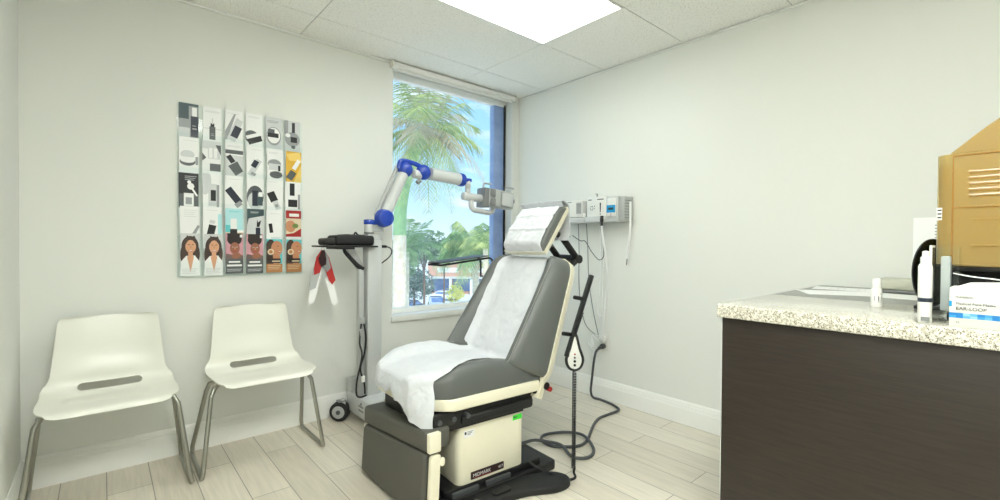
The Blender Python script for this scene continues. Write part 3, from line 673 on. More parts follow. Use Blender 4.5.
# leg section, hanging straight down in front
b = MB(); b.box((-1.772, CY + .004, .342), (.125, .572, .086), 'taupe_vinyl', .018, 4); unyaw(b.bm); ls = b.build('leg_cushion', pc)
b = MB(); b.bb((-1.735, CY - .20, .384), (-1.715, CY + .27, .402), 'cream', .004); unyaw(b.bm); b.build('rail', pc)
def lean(bm_):
    for v in bm_.verts: v.co.x += (v.co.z - .30) * .05
    unyaw(bm_, 1)
b = MB(); b.prism(rrect(CY - .278, .022, CY + .292, .296, .03, 5), 'taupe_vinyl', ((-1.835, 0, 0), (0, 1, 0), (0, 0, 1)), .068, .016, 4); lean(b.bm); b.build('leg_rest', pc)
b = MB(); b.prism(rrect(-1.822, .03, -1.775, .292, .012, 4), 'cream', ((0, CY - .310, 0), (0, 0, 0) if 0 else (1, 0, 0), (0, 0, 1)), -.02, .004); b.prism(rrect(-1.78, .24, -1.755, .275, .012, 4), 'cream', ((0, CY - .312, 0), (1, 0, 0), (0, 0, 1)), -.014, .003); lean(b.bm); b.build('side_rail', pc)
b = MB(); b.prism(rrect(-1.822, .03, -1.775, .292, .012, 4), 'cream', ((0, CY + .292, 0), (1, 0, 0), (0, 0, 1)), -.02, .004); lean(b.bm); b.build('side_rail', pc)
b = MB(); b.prism(rrect(-1.830, .302, -1.775, .382, .006, 3), 'cream', ((0, CY - .310, 0), (1, 0, 0), (0, 0, 1)), -.024, .004); unyaw(b.bm); b.build('end_cap', pc)
# backrest
BO, BD, BN = V((-1.185, CY, .50)), V((.371, 0, .928)).normalized(), V((-.928, 0, .371)).normalized()
BL = .605
def back_hw(v):
    hw = lerp(.334, .294, v); r = .09; s = BL * v
    if s > BL - r: hw -= r * .8 * (1 - math.sqrt(max(0, 1 - ((s - (BL - r)) / r) ** 2)))
    if v < .06: hw -= .02 * (1 - v / .06) ** 2
    return hw
def backP(v, w, off=0., edge=True):
    tt = lerp(.100, .055, v) - .012 * sstep(.85, 1, v) + lerp(.125, .040, v) * sstep(.54, .80, abs(w))
    if edge: tt -= (tt - .01) * (max(0, (abs(w) - .70) / .30) ** 3.2) * .85
    if v > .94: tt -= .03 * ((v - .94) / .06) ** 2
    return BO + BD * (BL * v) + BN * (tt + off) + V((0, back_hw(v) * w, 0))
b = MB()
b.shell(44, 44, lambda u, q: backP(u, 2 * q - 1), lambda u, q: BO + BD * (BL * u) + V((0, back_hw(u) * (2 * q - 1) * .99, 0)), 'grey_vinyl')
bk = b.build('backrest_cushion', pc, ang=55)
for sgn in (-1, 1):
    b = MB(); b.tube([backP(lerp(.02, .90, i / 30.), sgn * .83, .0006) for i in range(31)], .0014, 'seam', 6); b.build('seam', bk)
b = MB(); b.shell(30, 12, lambda u, q: BO + BD * lerp(-.10, BL + .004, u) + BN * -.001 + V((0, (back_hw(max(0, lerp(-.1, BL, u) / BL)) + .006) * (2 * q - 1), 0)),
        lambda u, q: BO + BD * lerp(-.10, BL + .004, u) + BN * (-.046 + .012 * abs(2 * q - 1) ** 4) + V((0, (back_hw(max(0, lerp(-.1, BL, u) / BL)) - .004) * (2 * q - 1), 0)), 'cream')
b.build('backrest_shell', pc, ang=50)
b = MB()
b.box((-1.19, CY - .285, .455), (.07, .026, .07), 'black', .01); b.cyl((-1.165, CY - .318, .455), (-1.165, CY - .285, .455), .018, 'black', 16); b.build('hinge', pc)
b = MB(); b.box((-1.19, CY + .285, .455), (.07, .026, .07), 'black', .01); b.build('hinge', pc)
b = MB(); b.cyl((-1.145, CY - .325, .437), (-1.145, CY - .30, .437), .012, 'red', 14, .003); o = b.build('release_knob', pc); o['label'] = 'small red knob'
# headrest on its black link arms
HO, HD, HN = V((-1.05, CY, 1.105)), V((.574, 0, .819)).normalized(), V((-.819, 0, .574)).normalized()
HL, HW_ = .287, .168
def headP(v, w, off=0.):
    tt = .036 + .012 * math.sin(PI * v)
    for q in (v, 1 - v):
        if q < .12: tt -= .030 * (1 - q / .12) ** 2.2
    tt -= .018 * max(0, (abs(w) - .8) / .2) ** 2.5
    return HO + HD * (HL * v) + HN * (tt + off) + V((0, HW_ * w, 0))
b = MB(); b.shell(24, 24, lambda u, q: headP(u, 2 * q - 1), lambda u, q: HO + HD * (HL * lerp(.01, .99, u)) + V((0, HW_ * .99 * (2 * q - 1), 0)), 'grey_vinyl'); b.build('headrest_cushion', pc, ang=60)
b = MB(); b.shell(12, 12, lambda u, q: HO + HD * (HL * lerp(-.02, 1.02, u)) - HN * .001 + V((0, (HW_ + .003) * (2 * q - 1), 0)),
        lambda u, q: HO + HD * (HL * lerp(.0, 1.0, u)) - HN * (.040 - .012 * abs(2 * q - 1) ** 4) + V((0, (HW_ - .004) * (2 * q - 1), 0)), 'cream'); b.build('headrest_shell', pc, ang=50)
b = MB()
for y in (CY - .075, CY + .075):
    b.tube([(-.905, y, 1.215), (-.86, y, 1.195), (-.835, y, 1.185)], .017, 'black', 10)
    b.tube([(-.835, y, 1.19), (-.70, y, 1.055)], .019, 'black', 10); b.tube([(-.70, y, 1.055), (-.80, y, .99), (-.94, y, .945)], .019, 'black', 10)
b.tube([(-.835, CY - .10, 1.188), (-.835, CY + .09, 1.188)], .019, 'black', 12); b.tube([(-.70, CY - .095, 1.055), (-.70, CY + .09, 1.055)], .025, 'black', 14)
b.build('headrest_arm', pc)
b = MB(); b.lathe([(0, 0), (.017, 0), (.019, .006), (.015, .018), (.006, .022), (.006, .03), (0, .03)], 'black', Matrix.Translation((-.835, CY - .13, 1.188)) @ Matrix.Rotation(-PI / 2, 4, 'X'), 12); b.build('clamp_knob', pc)
# accessory rail on the near side of the backrest
b = MB(); d = V((-1.053 + .875, 0, .586 - .981)).normalized()
b.tube([(-.875, -1.475, .981), (-1.053, -1.475, .586)], .014, 'black', 8)
for q in (.3, .74):
    p = V((-.875, -1.475, .981)).lerp(V((-1.053, -1.475, .586)), q); b.tube([p, p + V((-.062, .012, .012))], .010, 'black', 8)
b.build('accessory_rail', pc)

pc.rotation_euler = (0, 0, YAW)
def yawed(b):
    bmesh.ops.rotate(b.bm, cent=PIV, matrix=Matrix.Rotation(YAW, 3, 'Z'), verts=b.bm.verts[:]); return b
# crepe paper on seat and back: one sheet draped from the back's top to below the seat front
def drape(l, q):
    """l 0..1 from the top of the back to the hanging hem; q 0..1 across"""
    k = q * 2 - 1
    uo, wo = (.012 + .115 * (1 - q / .24), -.985) if q < .24 else (.012, lerp(-.985, .96, (q - .24) / .76))
    if l < .42:
        t_ = l / .42; v = lerp(1.0, .10, t_); w = lerp(.66, .62, t_) * k + .02
        p = backP(v, w, .007, False)
    elif l < .50:
        t_ = (l - .42) / .08; w = .62 * k + .02
        a_, b_ = backP(.10, w, .007, False), seatP(.84, w, .008, False); c_ = V(((a_.x + b_.x) / 2 + .01, (a_.y + b_.y) / 2, min(a_.z, b_.z) + .002))
        p = a_ * (1 - t_) ** 2 + c_ * 2 * t_ * (1 - t_) + b_ * t_ * t_
    elif l < .86:
        t_ = (l - .50) / .36; u = lerp(.84, uo, t_)
        w1 = .64 + .08 * sstep(.05, .6, t_) + .24 * sstep(.72, 1., t_); wa = lerp(-.60, w1, q); w = lerp(wa, wo, t_ ** 1.5)
        p = seatP(u, w, .008, abs(w) > .8); p.x -= .012 * sstep(.9, 1, t_)
    else:
        t_ = (l - .86) / .14; w = wo; tp = seatP(uo, wo, .008, True); tp.x -= .012
        hem = lerp(.365, .475, sstep(.0, .55, q)) + .012 * math.sin(q * 19) * math.sin(q * 7.3) + .01 * noise.noise((q * 14, 3., 1.))
        p = V((tp.x - .014 * math.sin(t_ * PI * .6) - .006 * math.sin(q * 17) * t_, tp.y - .032 * sstep(0, .5, t_) * (1 - sstep(0, .3, q)), lerp(tp.z, hem, t_)))
    a_ = .006 * noise.noise((p.x * 13, p.y * 13, p.z * 13)) + .0022 * noise.noise((p.x * 37, p.y * 31, p.z * 33)) + .009 * max(0, noise.noise((p.y * 9 + p.z * 5, p.x * 5 - p.z * 7, 2.)))
    return p + (BN if l < .45 else V((0, 0, 1)) if l < .85 else V((-1, 0, 0))) * a_
b = MB(); b.shell(120, 50, drape, lambda l, q: drape(l, q) - (BN if l < .45 else V((0, 0, 1)) if l < .85 else V((-1, 0, 0))) * .0008, 'paper')
tag(yawed(b).build('paper_sheet', ang=80), 'crumpled white crepe paper draped over the backrest and seat of the grey procedure chair', 'paper sheet')
def hdrape(l, q):
    w = lerp(-.93, 1.12, q)
    if l < .66: p = headP(lerp(-.02, 1.0, l / .66), w, .006)
    elif l < .78:
        a_ = (l - .66) / .12 * PI; c_ = HO + HD * (HL + .004) + HN * .012; p = c_ + HN * (.045 * math.cos(a_) - .006) + HD * (.026 * math.sin(a_)) + V((0, HW_ * w, 0))
    else: p = HO + HD * (HL * 1.0 + .004 - (l - .78) / .22 * .14) - HN * (.040 + .075 * math.sin((l - .78) / .22 * 1.5)) + V((0, HW_ * w - .012 * (l - .78) / .22, 0))
    if l < .03: p -= HN * .004
    a_ = .004 * noise.noise((p.x * 15, p.y * 15, p.z * 15)) + .002 * noise.noise((p.x * 40, p.y * 40, p.z * 40))
    fold = .006 * (math.exp(-((l - .26) / .014) ** 2) + math.exp(-((l - .47) / .014) ** 2) + math.exp(-((q - .5) / .025) ** 2))
    return p + HN * (a_ + fold) * (1 if l < .7 else -.4)
b = MB(); b.shell(70, 40, hdrape, lambda l, q: hdrape(l, q) - (HN if l < .70 else -HN) * .0008, 'paper')
tag(yawed(b).build('paper_sheet', ang=80), 'creased white crepe paper folded over the headrest of the grey procedure chair', 'paper sheet')

# hand control hanging from the accessory rail
hc = thing('hand_control', 'black looped hand control with a coiled cord hanging behind the grey chair', 'hand control', (-1.03, -1.52, .001))
HX, HY = -1.045, -1.525
tear = catmull([V((0, 0, .700)), V((.022, 0, .63)), V((.040, 0, .575)), V((.028, 0, .535)), V((0, 0, .522)), V((-.028, 0, .535)), V((-.040, 0, .575)), V((-.022, 0, .63))], 6, True)
ax = V((.76, -.65, 0))
b = MB(); b.tube([V((HX, HY, p.z)) + ax * p.x for p in tear], .0082, 'black', 10, closed=True); b.build('loop_handle', hc)
b = MB(); b.prism([(p.x * .86, lerp(.565, p.z, .9)) for p in tear], 'white', ((HX, HY, 0), ax, (0, 0, 1)), .006, .001); fp = b.build('face_plate', hc)
nx = ax.cross(V((0, 0, 1)))
b = MB()
for z, c, r_ in ((.60, 'red', .0045), (.583, 'darkgrey', .005), (.565, 'black', .0065), (.546, 'black', .0065)):
    p = V((HX, HY, z)) + nx * .006; b.cyl(p, p + nx * .003, r_, c, 12)
b.bb((HX - .012, HY - .0005, .53), (HX + .012, HY, .533), 'ink'); b.build('button', hc)
b = MB(); hel = []
for i in range(60 * 12): a_ = i * 2 * PI / 12; hel.append((HX + .0085 * math.cos(a_), HY + .0085 * math.sin(a_), lerp(.512, .035, i / 719.)))
b.tube(hel, .0026, 'black', 5); b.tube([(HX + .0085, HY, .035), (HX, HY - .002, .012), (HX - .03, HY - .035, .009), (HX - .08, HY - .02, .012), (-1.20, -1.475, .05), (-1.23, -1.43, .07), (-1.232, -1.40, .075)], .006, 'black_matte', 8, smooth=5); b.build('coiled_cord', hc)
b = MB(); hel = []
for i in range(16 * 12):
    a_ = i * 2 * PI / 12; p = V((HX, HY, .700)).lerp(V((-.97, -1.505, .79)), i / 191.); hel.append(p + V((.0085 * math.cos(a_), .0085 * math.sin(a_), 0)))
b.tube(hel, .0026, 'black', 5); b.tube([hel[-1], (-.955, -1.495, .80), (-.955, -1.478, .795)], .004, 'black', 8, smooth=4); b.build('hanger_cord', hc)

# ------------------------------------------------------------------ wheeled stand with articulated arm
st = thing('instrument_stand', 'white wheeled instrument stand with blue-jointed articulated arm in front of the window', 'medical stand', (-1.5, -.24, 0))
b = MB(); b.prism(rrect(-1.605, -.40, -1.34, -.07, .03, 5), 'lightgrey', ((0, 0, .055), (1, 0, 0), (0, 1, 0)), .125, .012, 3)
base = b.build('base', st)
b = MB()
for z in (.10, .125): b.bb((-1.6065, -.34, z), (-1.604, -.27, z + .012), 'midgrey')
b.bb((-1.6065, -.315, .14), (-1.604, -.30, .155), 'ink'); b.build('vent', base, flat=True)
b = MB(); b.prism(rrect(-1.60, -.13, -1.50, -.055, .02, 4), 'alu', ((0, 0, .16), (1, 0, 0), (0, 1, 0)), .10, .008); b.build('battery_box', st)
def caster(x, y, a):
    d = V((math.cos(a), math.sin(a), 0)); s_ = V((-d.y, d.x, 0)); c = V((x, y, .062)) + d * .02
    b = MB()
    for sg in (-1, 1): b.cyl(c + s_ * sg * .008, c + s_ * sg * .030, .061, 'black_matte', 24, .008)
    wheel = b.build('wheel', st)
    b = MB()
    for sg in (-1, 1): b.cyl(c + s_ * sg * .030, c + s_ * sg * .033, .040, 'alu', 20, .001); b.cyl(c + s_ * sg * .033, c + s_ * sg * .037, .014, 'darkgrey', 14)
    b.cyl(c - s_ * .03, c + s_ * .03, .008, 'alu', 10)
    b.build('hub', wheel)
    b = MB(); b.cyl((x, y, .085), (x, y, .14), .016, 'alu', 14); b.box(c + V((0, 0, .066)) - d * .008, (.05, .05, .008), 'midgrey', .003); b.build('caster_fork', st)
caster(-1.640, -.115, 2.4); caster(-1.36, -.10, .6); caster(-1.565, -.425, -2.2); caster(-1.38, -.425, -.8)
b = MB(); b.prism(rrect(-1.548, -.275, -1.452, -.195, .008, 3), 'lightgrey', ((0, 0, .17), (1, 0, 0), (0, 1, 0)), 1.03, .003); col = b.build('column', st)
b = MB(); b.bb((-1.549, -.276, 1.165), (-1.451, -.194, 1.168), 'alu'); b.build('seam', col, flat=True)
b = MB(); b.prism(rrect(-1.60, -.262, -1.566, -.222, .006, 3), 'alu', ((0, 0, .17), (1, 0, 0), (0, 1, 0)), .83, .002); b.build('side_post', st)
b = MB(); b.prism([(-1.668, 1.112), (-1.622, 1.112), (-1.556, 1.0), (-1.556, .955), (-1.588, .955)], 'lightgrey', ((0, -.235, 0), (1, 0, 0), (0, 0, 1)), -.03, .003); b.cyl((-1.585, -.205, .985), (-1.585, -.208, .985), .006, 'midgrey', 10); b.build('tray_bracket', st)
b = MB(); b.prism(rrect(-1.845, -.33, -1.50, -.12, .015, 4), 'black', ((0, 0, 1.115), (1, 0, 0), (0, 1, 0)), .010, .002); b.bb((-1.76, -.34, 1.103), (-1.66, -.14, 1.116), 'black', .003); b.build('tray', st)
b = MB(); b.tube([(-1.70, -.27, 1.108), (-1.692, -.27, 1.085), (-1.672, -.27, 1.062), (-1.63, -.265, 1.02), (-1.60, -.255, .995), (-1.57, -.25, .98)], [.010, .016], 'black_matte', 12, smooth=5); b.build('handle', st)
b = MB(); b.tube([(-1.455, -.24, 1.12), (-1.41, -.24, 1.118), (-1.378, -.24, 1.11), (-1.366, -.24, 1.085), (-1.385, -.24, 1.05), (-1.44, -.24, 1.01)], .0045, 'black', 8, smooth=5); b.cyl((-1.435, -.24, 1.12), (-1.405, -.24, 1.119), .009, 'black', 10); b.build('hook', st)
b = MB()
b.tube([(-1.585, -.27, .66), (-1.60, -.285, .60), (-1.605, -.285, .52), (-1.59, -.285, .44), (-1.62, -.285, .30), (-1.625, -.285, .21), (-1.60, -.285, .185), (-1.56, -.285, .19)], .0055, 'black', 8, smooth=6)
b.tube([(-1.575, -.27, .66), (-1.565, -.285, .55), (-1.575, -.285, .45), (-1.60, -.285, .36), (-1.575, -.285, .27), (-1.57, -.285, .20)], .0055, 'black', 8, smooth=6)
cab = b.build('cable', st)
for lo, hi, c in (((-1.605, -.293, .565), (-1.59, -.28, .61), 'alu'), ((-1.596, -.293, .275), (-1.572, -.28, .315), 'white'), ((-1.598, -.29, .64), (-1.572, -.262, .675), 'alu')):
    b = MB(); b.bb(lo, hi, c, .004); b.build('plug', cab)
AY = -.30
J = {k: V(p) for k, p in dict(lb=(-1.455, AY, 1.300), e1=(-1.303, AY, 1.626), e2=(-1.165, AY, 1.622), f1=(-.835, AY, 1.600)).items()}
b = MB(); b.cyl((-1.53, -.25, 1.2), (-1.53, -.25, 1.262), .030, 'lightgrey', 24, .003); b.cyl((-1.53, -.25, 1.202), (-1.53, -.25, 1.208), .0305, 'black', 24); b.bb((-1.53, -.275, 1.212), (-1.44, -.225, 1.25), 'lightgrey', .006); b.build('pivot_post', st)
b = MB(); b.cyl((-1.53, -.25, 1.258), (-1.53, -.25, 1.290), .033, 'blue', 24, .005); b.bb((-1.53, -.285, 1.258), (-1.45, -.235, 1.288), 'blue', .008); b.cyl(J['lb'] + V((0, .035, 0)), J['lb'] + V((0, -.050, 0)), .056, 'blue', 28, .022); b.ball(J['lb'], .06, 'blue', 24, (1, .8, 1)); b.build('joint', st)
def oval_arm(p0, p1, r0, r1, name, m='lightgrey'):
    b = MB(); b.tube([p0, p0.lerp(p1, .5), p1], [r0, r1], m, 20); b.build(name, st)
oval_arm(J['lb'].lerp(J['e1'], .10), J['lb'].lerp(J['e1'], .93), .038, .034, 'arm')
b = MB(); q = V((-.046, .02, .014)); b.tube([J['lb'] + q, J['e1'] + q], .014, 'alu', 10); b.build('arm_rod', st)
b = MB(); b.ball(J['e1'], .052, 'blue', 24, (1, .85, 1)); b.tube([J['e1'] + V((-.045, .0, .0)), J['e1'] + V((-.03, 0, .052)), J['e1'] + V((.05, 0, .05)), J['e2'] + V((-.02, 0, .035))], .016, 'blue', 12, smooth=5); b.build('joint', st)
b = MB(); b.cyl(J['e1'].lerp(J['e2'], .45) + V((0, 0, -.02)), J['e2'] + V((-.02, 0, -.02)), .030, 'lightgrey', 20, .004); b.cyl(J['e2'] + V((-.055, -.01, -.075)), J['e2'] + V((-.03, -.01, -.06)), .014, 'midgrey', 12); b.build('link', st)
b = MB(); b.ball(J['e2'], .053, 'blue', 24, (1, .85, 1)); b.build('joint', st)
oval_arm(J['e2'].lerp(J['f1'], .16), J['e2'].lerp(J['f1'], .90), .043, .043, 'arm')
b = MB(); dd = (J['f1'] - J['e2']).normalized(); b.cyl(J['e2'].lerp(J['f1'], .89), J['e2'].lerp(J['f1'], 1.0), .0475, 'blue', 24, .006); b.ball(J['f1'] - dd * .004, .046, 'blue', 22, (.55, 1, 1)); b.box(J['f1'] + V((.045, 0, .004)), (.05, .04, .026), 'blue', .006); b.build('joint', st)
# head: bracket, bent grip and rectangular viewer
b = MB(); b.cyl((-.790, AY, 1.60), (-.790, AY, 1.50), .021, 'lightgrey', 18, .004); b.cyl((-.80, AY - .02, 1.56), (-.78, AY + .02, 1.56), .018, 'alu', 14)
b.cyl((-.835, AY, 1.487), (-.66, AY, 1.478), .030, 'lightgrey', 22, .007); b.tube([(-.755, AY, 1.47), (-.765, AY - .01, 1.42), (-.745, AY - .015, 1.392), (-.70, AY - .015, 1.386), (-.60, AY - .01, 1.378), (-.555, AY, 1.395), (-.55, AY, 1.43)], .020, 'lightgrey', 14, smooth=6); b.build('head_bracket', st)
hd = MB(); X = Matrix.Rotation(math.radians(4), 4, 'Y')
hd.box((-.555, AY, 1.487), (.15, .11, .135), 'alu', .010, 3, X); hd.box((-.645, AY, 1.487), (.05, .10, .145), 'midgrey', .006, 2, X); hd.box((-.455, AY - .005, 1.480), (.15, .10, .130), 'alu', .012, 3, X)
hd.box((-.455, AY - .06, 1.478), (.12, .02, .10), 'lightgrey', .006, 2, X); hd.box((-.60, AY - .063, 1.525), (.05, .008, .055), 'midgrey', .003, 2, X); hd.box((-.60, AY - .063, 1.455), (.05, .008, .05), 'midgrey', .003, 2, X)
hd = hd.build('viewer_head', st)
b = MB(); b.cyl((-.383, AY - .01, 1.478), (-.358, AY - .01, 1.476), .028, 'black', 20, .004); b.build('eyepiece', hd)
for x, z in ((-.645, 1.56), (-.42, 1.545)):
    b = MB(); b.tube([(x, AY, z - .02), (x + .004, AY, z + .028), (x + .02, AY, z + .038), (x + .075, AY - .01, z + .034)], .0075, 'alu', 8, smooth=4); b.build('clip', hd)

# what lies on and hangs from the stand's tray
cs = thing('camera_case', 'black soft case lying on the tray of the wheeled stand', 'case', (-1.66, -.22, 1.1251))
b = MB(); b.box((-1.635, -.22, 1.157), (.25, .15, .062), 'black_matte', .018, 4); b.build('body', cs)
b = MB(); b.box((-1.783, -.22, 1.148), (.07, .13, .044), 'black', .014, 3); b.build('pouch', cs)
b = MB(); b.tube([(-1.72, -.22, 1.186), (-1.66, -.22, 1.190), (-1.62, -.22, 1.190), (-1.605, -.22, 1.206), (-1.585, -.22, 1.190), (-1.53, -.22, 1.186)], .006, 'black', 8, smooth=5); b.bb((-1.68, -.235, 1.184), (-1.58, -.205, 1.193), 'black', .003); b.build('carry_handle', cs)
tg = thing('swatch_fan', 'fan of red, grey and white sample strips hanging from the tray edge', 'sample fan', (-1.838, -.30, .84))
b = MB(); b.tube([V((-1.838 + .009 * math.sin(a_ * PI / 6), -.30, 1.100 + .016 * math.cos(a_ * PI / 6))) for a_ in range(12)], .0014, 'chrome', 6, closed=True); b.build('ring', tg)
for k, (an, ln, c, yo) in enumerate(((-13, .32, 'sheet', .006), (12, .34, 'sheet', .003), (-17, .24, 'alu', .0), (-19, .15, 'red', -.003), (15, .21, 'red', -.006), (10, .13, 'midgrey', -.009), (-7, .10, 'maroon', -.012), (3, .17, 'alu', -.001))):
    a_ = math.radians(an); dn = V((math.sin(a_), 0, -math.cos(a_))); sd = V((math.cos(a_), 0, math.sin(a_))); o_ = V((-1.838, -.298 + yo, 1.098)); b = MB()
    b.prism([(-.008, 0), (.008, 0), (.024, .05), (.026, ln - .02), (.0, ln), (-.012, ln - .03), (-.022, .05)], c, (o_, sd, dn), .0012); o = b.build('strip', tg); o['label'] = {'sheet': 'white strip', 'alu': 'grey strip', 'red': 'red strip', 'midgrey': 'dark grey strip', 'maroon': 'dark maroon strip'}[c]

# instrument tray on a post behind the chair
ms = thing('mayo_stand', 'low black-edged tray on a bent-rod stand between window and grey chair', 'tray stand', (-.72, -.42, 0))
X = Matrix.Rotation(math.radians(-6.), 4, 'Y')
b = MB(); b.box((-.93, -.39, 1.035), (.40, .17, .008), 'darkgrey', .003, 2, X); b.build('tray', ms)
b = MB(); xx = lambda x, z: (X @ V((x, 0, z))); loop = []
for x, y in ((.215, -.07), (-.20, -.08), (-.20, .08), (.215, .07)): p = xx(x, -.016); loop.append(V((-.93 + p.x, -.39 + y, 1.035 + p.z)))
path = [V((-.68, -.46, .90)), V((-.68, -.46, 1.00)), V((-.69, -.46, 1.03)), loop[0], loop[1], loop[2], loop[3], V((-.69, -.32, 1.03)), V((-.68, -.32, 1.00)), V((-.68, -.32, .90))]
fine = []
for p, q in zip(path, path[1:]): fine += [p.lerp(q, k / 4.) for k in range(4)]
b.tube(fine + [path[-1]], .007, 'black', 8); b.build('tray_frame', ms)
b = MB(); b.tube([(-.68, -.46, .90), (-.68, -.32, .90)], .008, 'steel', 8); b.cyl((-.68, -.39, .03), (-.68, -.39, .91), .013, 'steel', 16); b.build('post', ms)
b = MB()
b.tube([(-.68, -.39, .032), (-.50, -.39, .014)], .010, 'steel', 8); b.tube([(-.68, -.39, .032), (-.84, -.60, .014)], .010, 'steel', 8); b.tube([(-.68, -.39, .032), (-.84, -.24, .014)], .010, 'steel', 8)
for x, y in ((-.50, -.39), (-.84, -.60), (-.84, -.24)): b.ball((x, y, .012), .012, 'black_matte', 10)
b.build('base', ms)

# ------------------------------------------------------------------ diagnostic units on the right-hand wall
PY = lambda o_, n_: None
du = thing('wall_monitor', 'white wall diagnostic unit with a cyan-banded probe holder, right of the headrest', 'medical device', (-.001, -1.0, 1.30), 'diagnostic units on the wall')
b = MB(); b.bb((-.022, -1.17, 1.312), (-.001, -.84, 1.478), 'alu', .004); b.build('back_plate', du)
b = MB(); b.bb((-.12, -1.03, 1.318), (-.020, -.858, 1.486), 'white', .010, 3); bd = b.build('display_housing', du)
b = MB()
for y0, y1 in ((-.905, -.875), (-1.01, -.955)):
    b.bb((-.1212, y0, 1.462), (-.1198, y1, 1.468), 'inkdark'); b.build('marking', bd, flat=True); b = MB()
for k in range(6):   # round gauge drawn as dots, and a graduated slot
    a_ = k * PI / 3; b.cyl((-.1198, -.905 + .012 * math.cos(a_), 1.405 + .014 * math.sin(a_)), (-.1212, -.905 + .012 * math.cos(a_), 1.405 + .014 * math.sin(a_)), .004, 'ink', 8)
b.cyl((-.1198, -.930, 1.418), (-.1212, -.930, 1.418), .004, 'inkdark', 8); b.cyl((-.1198, -.930, 1.400), (-.1212, -.930, 1.400), .003, 'inkdark', 8)
b.build('gauge', bd, flat=True); b = MB()
b.prism([(-.985, 1.372), (-.978, 1.372), (-.976, 1.44), (-.987, 1.44)], 'inkdark', ((-.1212, 0, 0), (0, 1, 0), (0, 0, 1)), .0012); b.cyl((-.1198, -.982, 1.360), (-.1212, -.982, 1.360), .005, 'ink', 10)
b.build('marking', bd, flat=True)
b = MB(); b.bb((-.13, -1.03, 1.300), (-.02, -.85, 1.345), 'lightgrey', .008, 3); b.build('cradle', du)
b = MB(); b.bb((-.118, -1.125, 1.300), (-.020, -1.028, 1.480), 'lightgrey', .009, 3); hb = b.build('thermometer_housing', du)
b = MB(); b.bb((-.128, -1.112, 1.335), (-.112, -1.042, 1.470), 'white', .008, 3); b.build('probe_well', hb)
b = MB(); b.bb((-.1298, -1.113, 1.365), (-.1275, -1.041, 1.418), 'cyan', .001); b.bb((-.1305, -1.098, 1.384), (-.1296, -1.056, 1.400), 'inkdark', 0); o = b.build('display_band', hb); o['label'] = 'bright cyan band'
b = MB(); b.text('?', .03, 'inkdark', (-.1285, -1.072, 1.338), (0, -1, 0), (0, 0, 1)); b.build('marking', hb, flat=True)
b = MB(); b.bb((-.105, -1.172, 1.306), (-.020, -1.124, 1.476), 'alu', .008, 2)
for k in range(7): b.bb((-.10, -1.1735, 1.325 + k * .02), (-.03, -1.171, 1.330 + k * .02), 'midgrey')
b.build('battery_cover', du)
b = MB(); b.cyl((-.13, -1.005, 1.345), (-.135, -1.005, 1.30), .013, 'black', 14, .003); b.cyl((-.132, -1.003, 1.31), (-.132, -1.003, 1.275), .009, 'black', 12); b.build('probe_handle', du)
b = MB(); b.cyl((-.05, -.90, 1.485), (-.05, -.90, 1.515), .004, 'midgrey', 8); b.cyl((-.05, -.905, 1.512), (-.05, -.885, 1.516), .003, 'midgrey', 8); b.build('hook', du)
du2 = thing('wall_monitor', 'white wall diagnostic unit half hidden behind the papered headrest', 'medical device', (-.001, -.74, 1.30), 'diagnostic units on the wall')
b = MB(); b.bb((-.02, -.83, 1.312), (-.001, -.60, 1.474), 'alu', .004); b.build('back_plate', du2)
b = MB(); b.bb((-.10, -.80, 1.345), (-.02, -.60, 1.474), 'white', .009, 3); hb = b.build('housing', du2)
b = MB(); b.bb((-.1012, -.795, 1.37), (-.0995, -.745, 1.455), 'alu', 0); 
for k in range(8): b.bb((-.1022, -.79, 1.378 + k * .009), (-.1010, -.75, 1.381 + k * .009), 'midgrey')
b.build('speaker_grille', hb, flat=True)
b = MB(); b.bb((-.1012, -.70, 1.460), (-.0995, -.66, 1.464), 'ink'); b.build('marking', hb, flat=True)
b = MB(); b.bb((-.115, -.835, 1.300), (-.02, -.62, 1.342), 'lightgrey', .008, 3); b.build('cradle', du2)
b = MB(); b.cyl((-.085, -.815, 1.345), (-.085, -.815, 1.375), .012, 'white', 12, .003); b.build('probe_handle', du2)

def cable(pts, r_, m, label, group=None, sm=6, name='cable'):
    b = MB(); b.tube(pts, r_, m, 8, smooth=sm); return tag(b.build(name), label, 'cable', group)
cable([(-.132, -1.003, 1.285), (-.13, -1.01, 1.20), (-.10, -1.02, 1.05), (-.07, -1.01, .90), (-.05, -.99, .78), (-.05, -.975, .66), (-.045, -.955, .52), (-.04, -.945, .46)], .0075, 'cablewhite', 'thick white coiled-probe cable hanging from the unit with the cyan band')
cable([(-.04, -1.175, 1.44), (-.05, -1.182, 1.36), (-.05, -1.180, 1.28), (-.045, -1.175, 1.20), (-.035, -1.155, 1.12), (-.03, -1.145, 1.07), (-.028, -1.142, 1.045)], .0085, 'cablewhite', 'short white cable hanging from right side of wall unit')
b = MB(); b.tube([(-.035, -1.16, 1.145), (-.03, -1.150, 1.09), (-.028, -1.146, 1.045), (-.028, -1.14, 1.0)], .0025, 'inkdark', 6, smooth=4); tag(b.build('probe_lead'), 'thin dark lead tip below the short white cable on the wall', 'cable')
cable([(-.03, -.90, 1.30), (-.012, -.905, 1.15), (-.012, -.905, .95), (-.012, -.90, .80), (-.014, -.885, .70), (-.016, -.895, .62), (-.018, -.93, .57), (-.02, -.945, .50), (-.02, -.94, .45)], .0035, 'cablewhite', 'thin white cord running down the wall to the outlet, left of the thick one')
cable([(-.03, -.93, 1.30), (-.010, -.935, 1.1), (-.010, -.925, .85), (-.012, -.93, .62), (-.018, -.94, .46)], .003, 'cablewhite', 'thin straight white cord between two white cables on the wall')
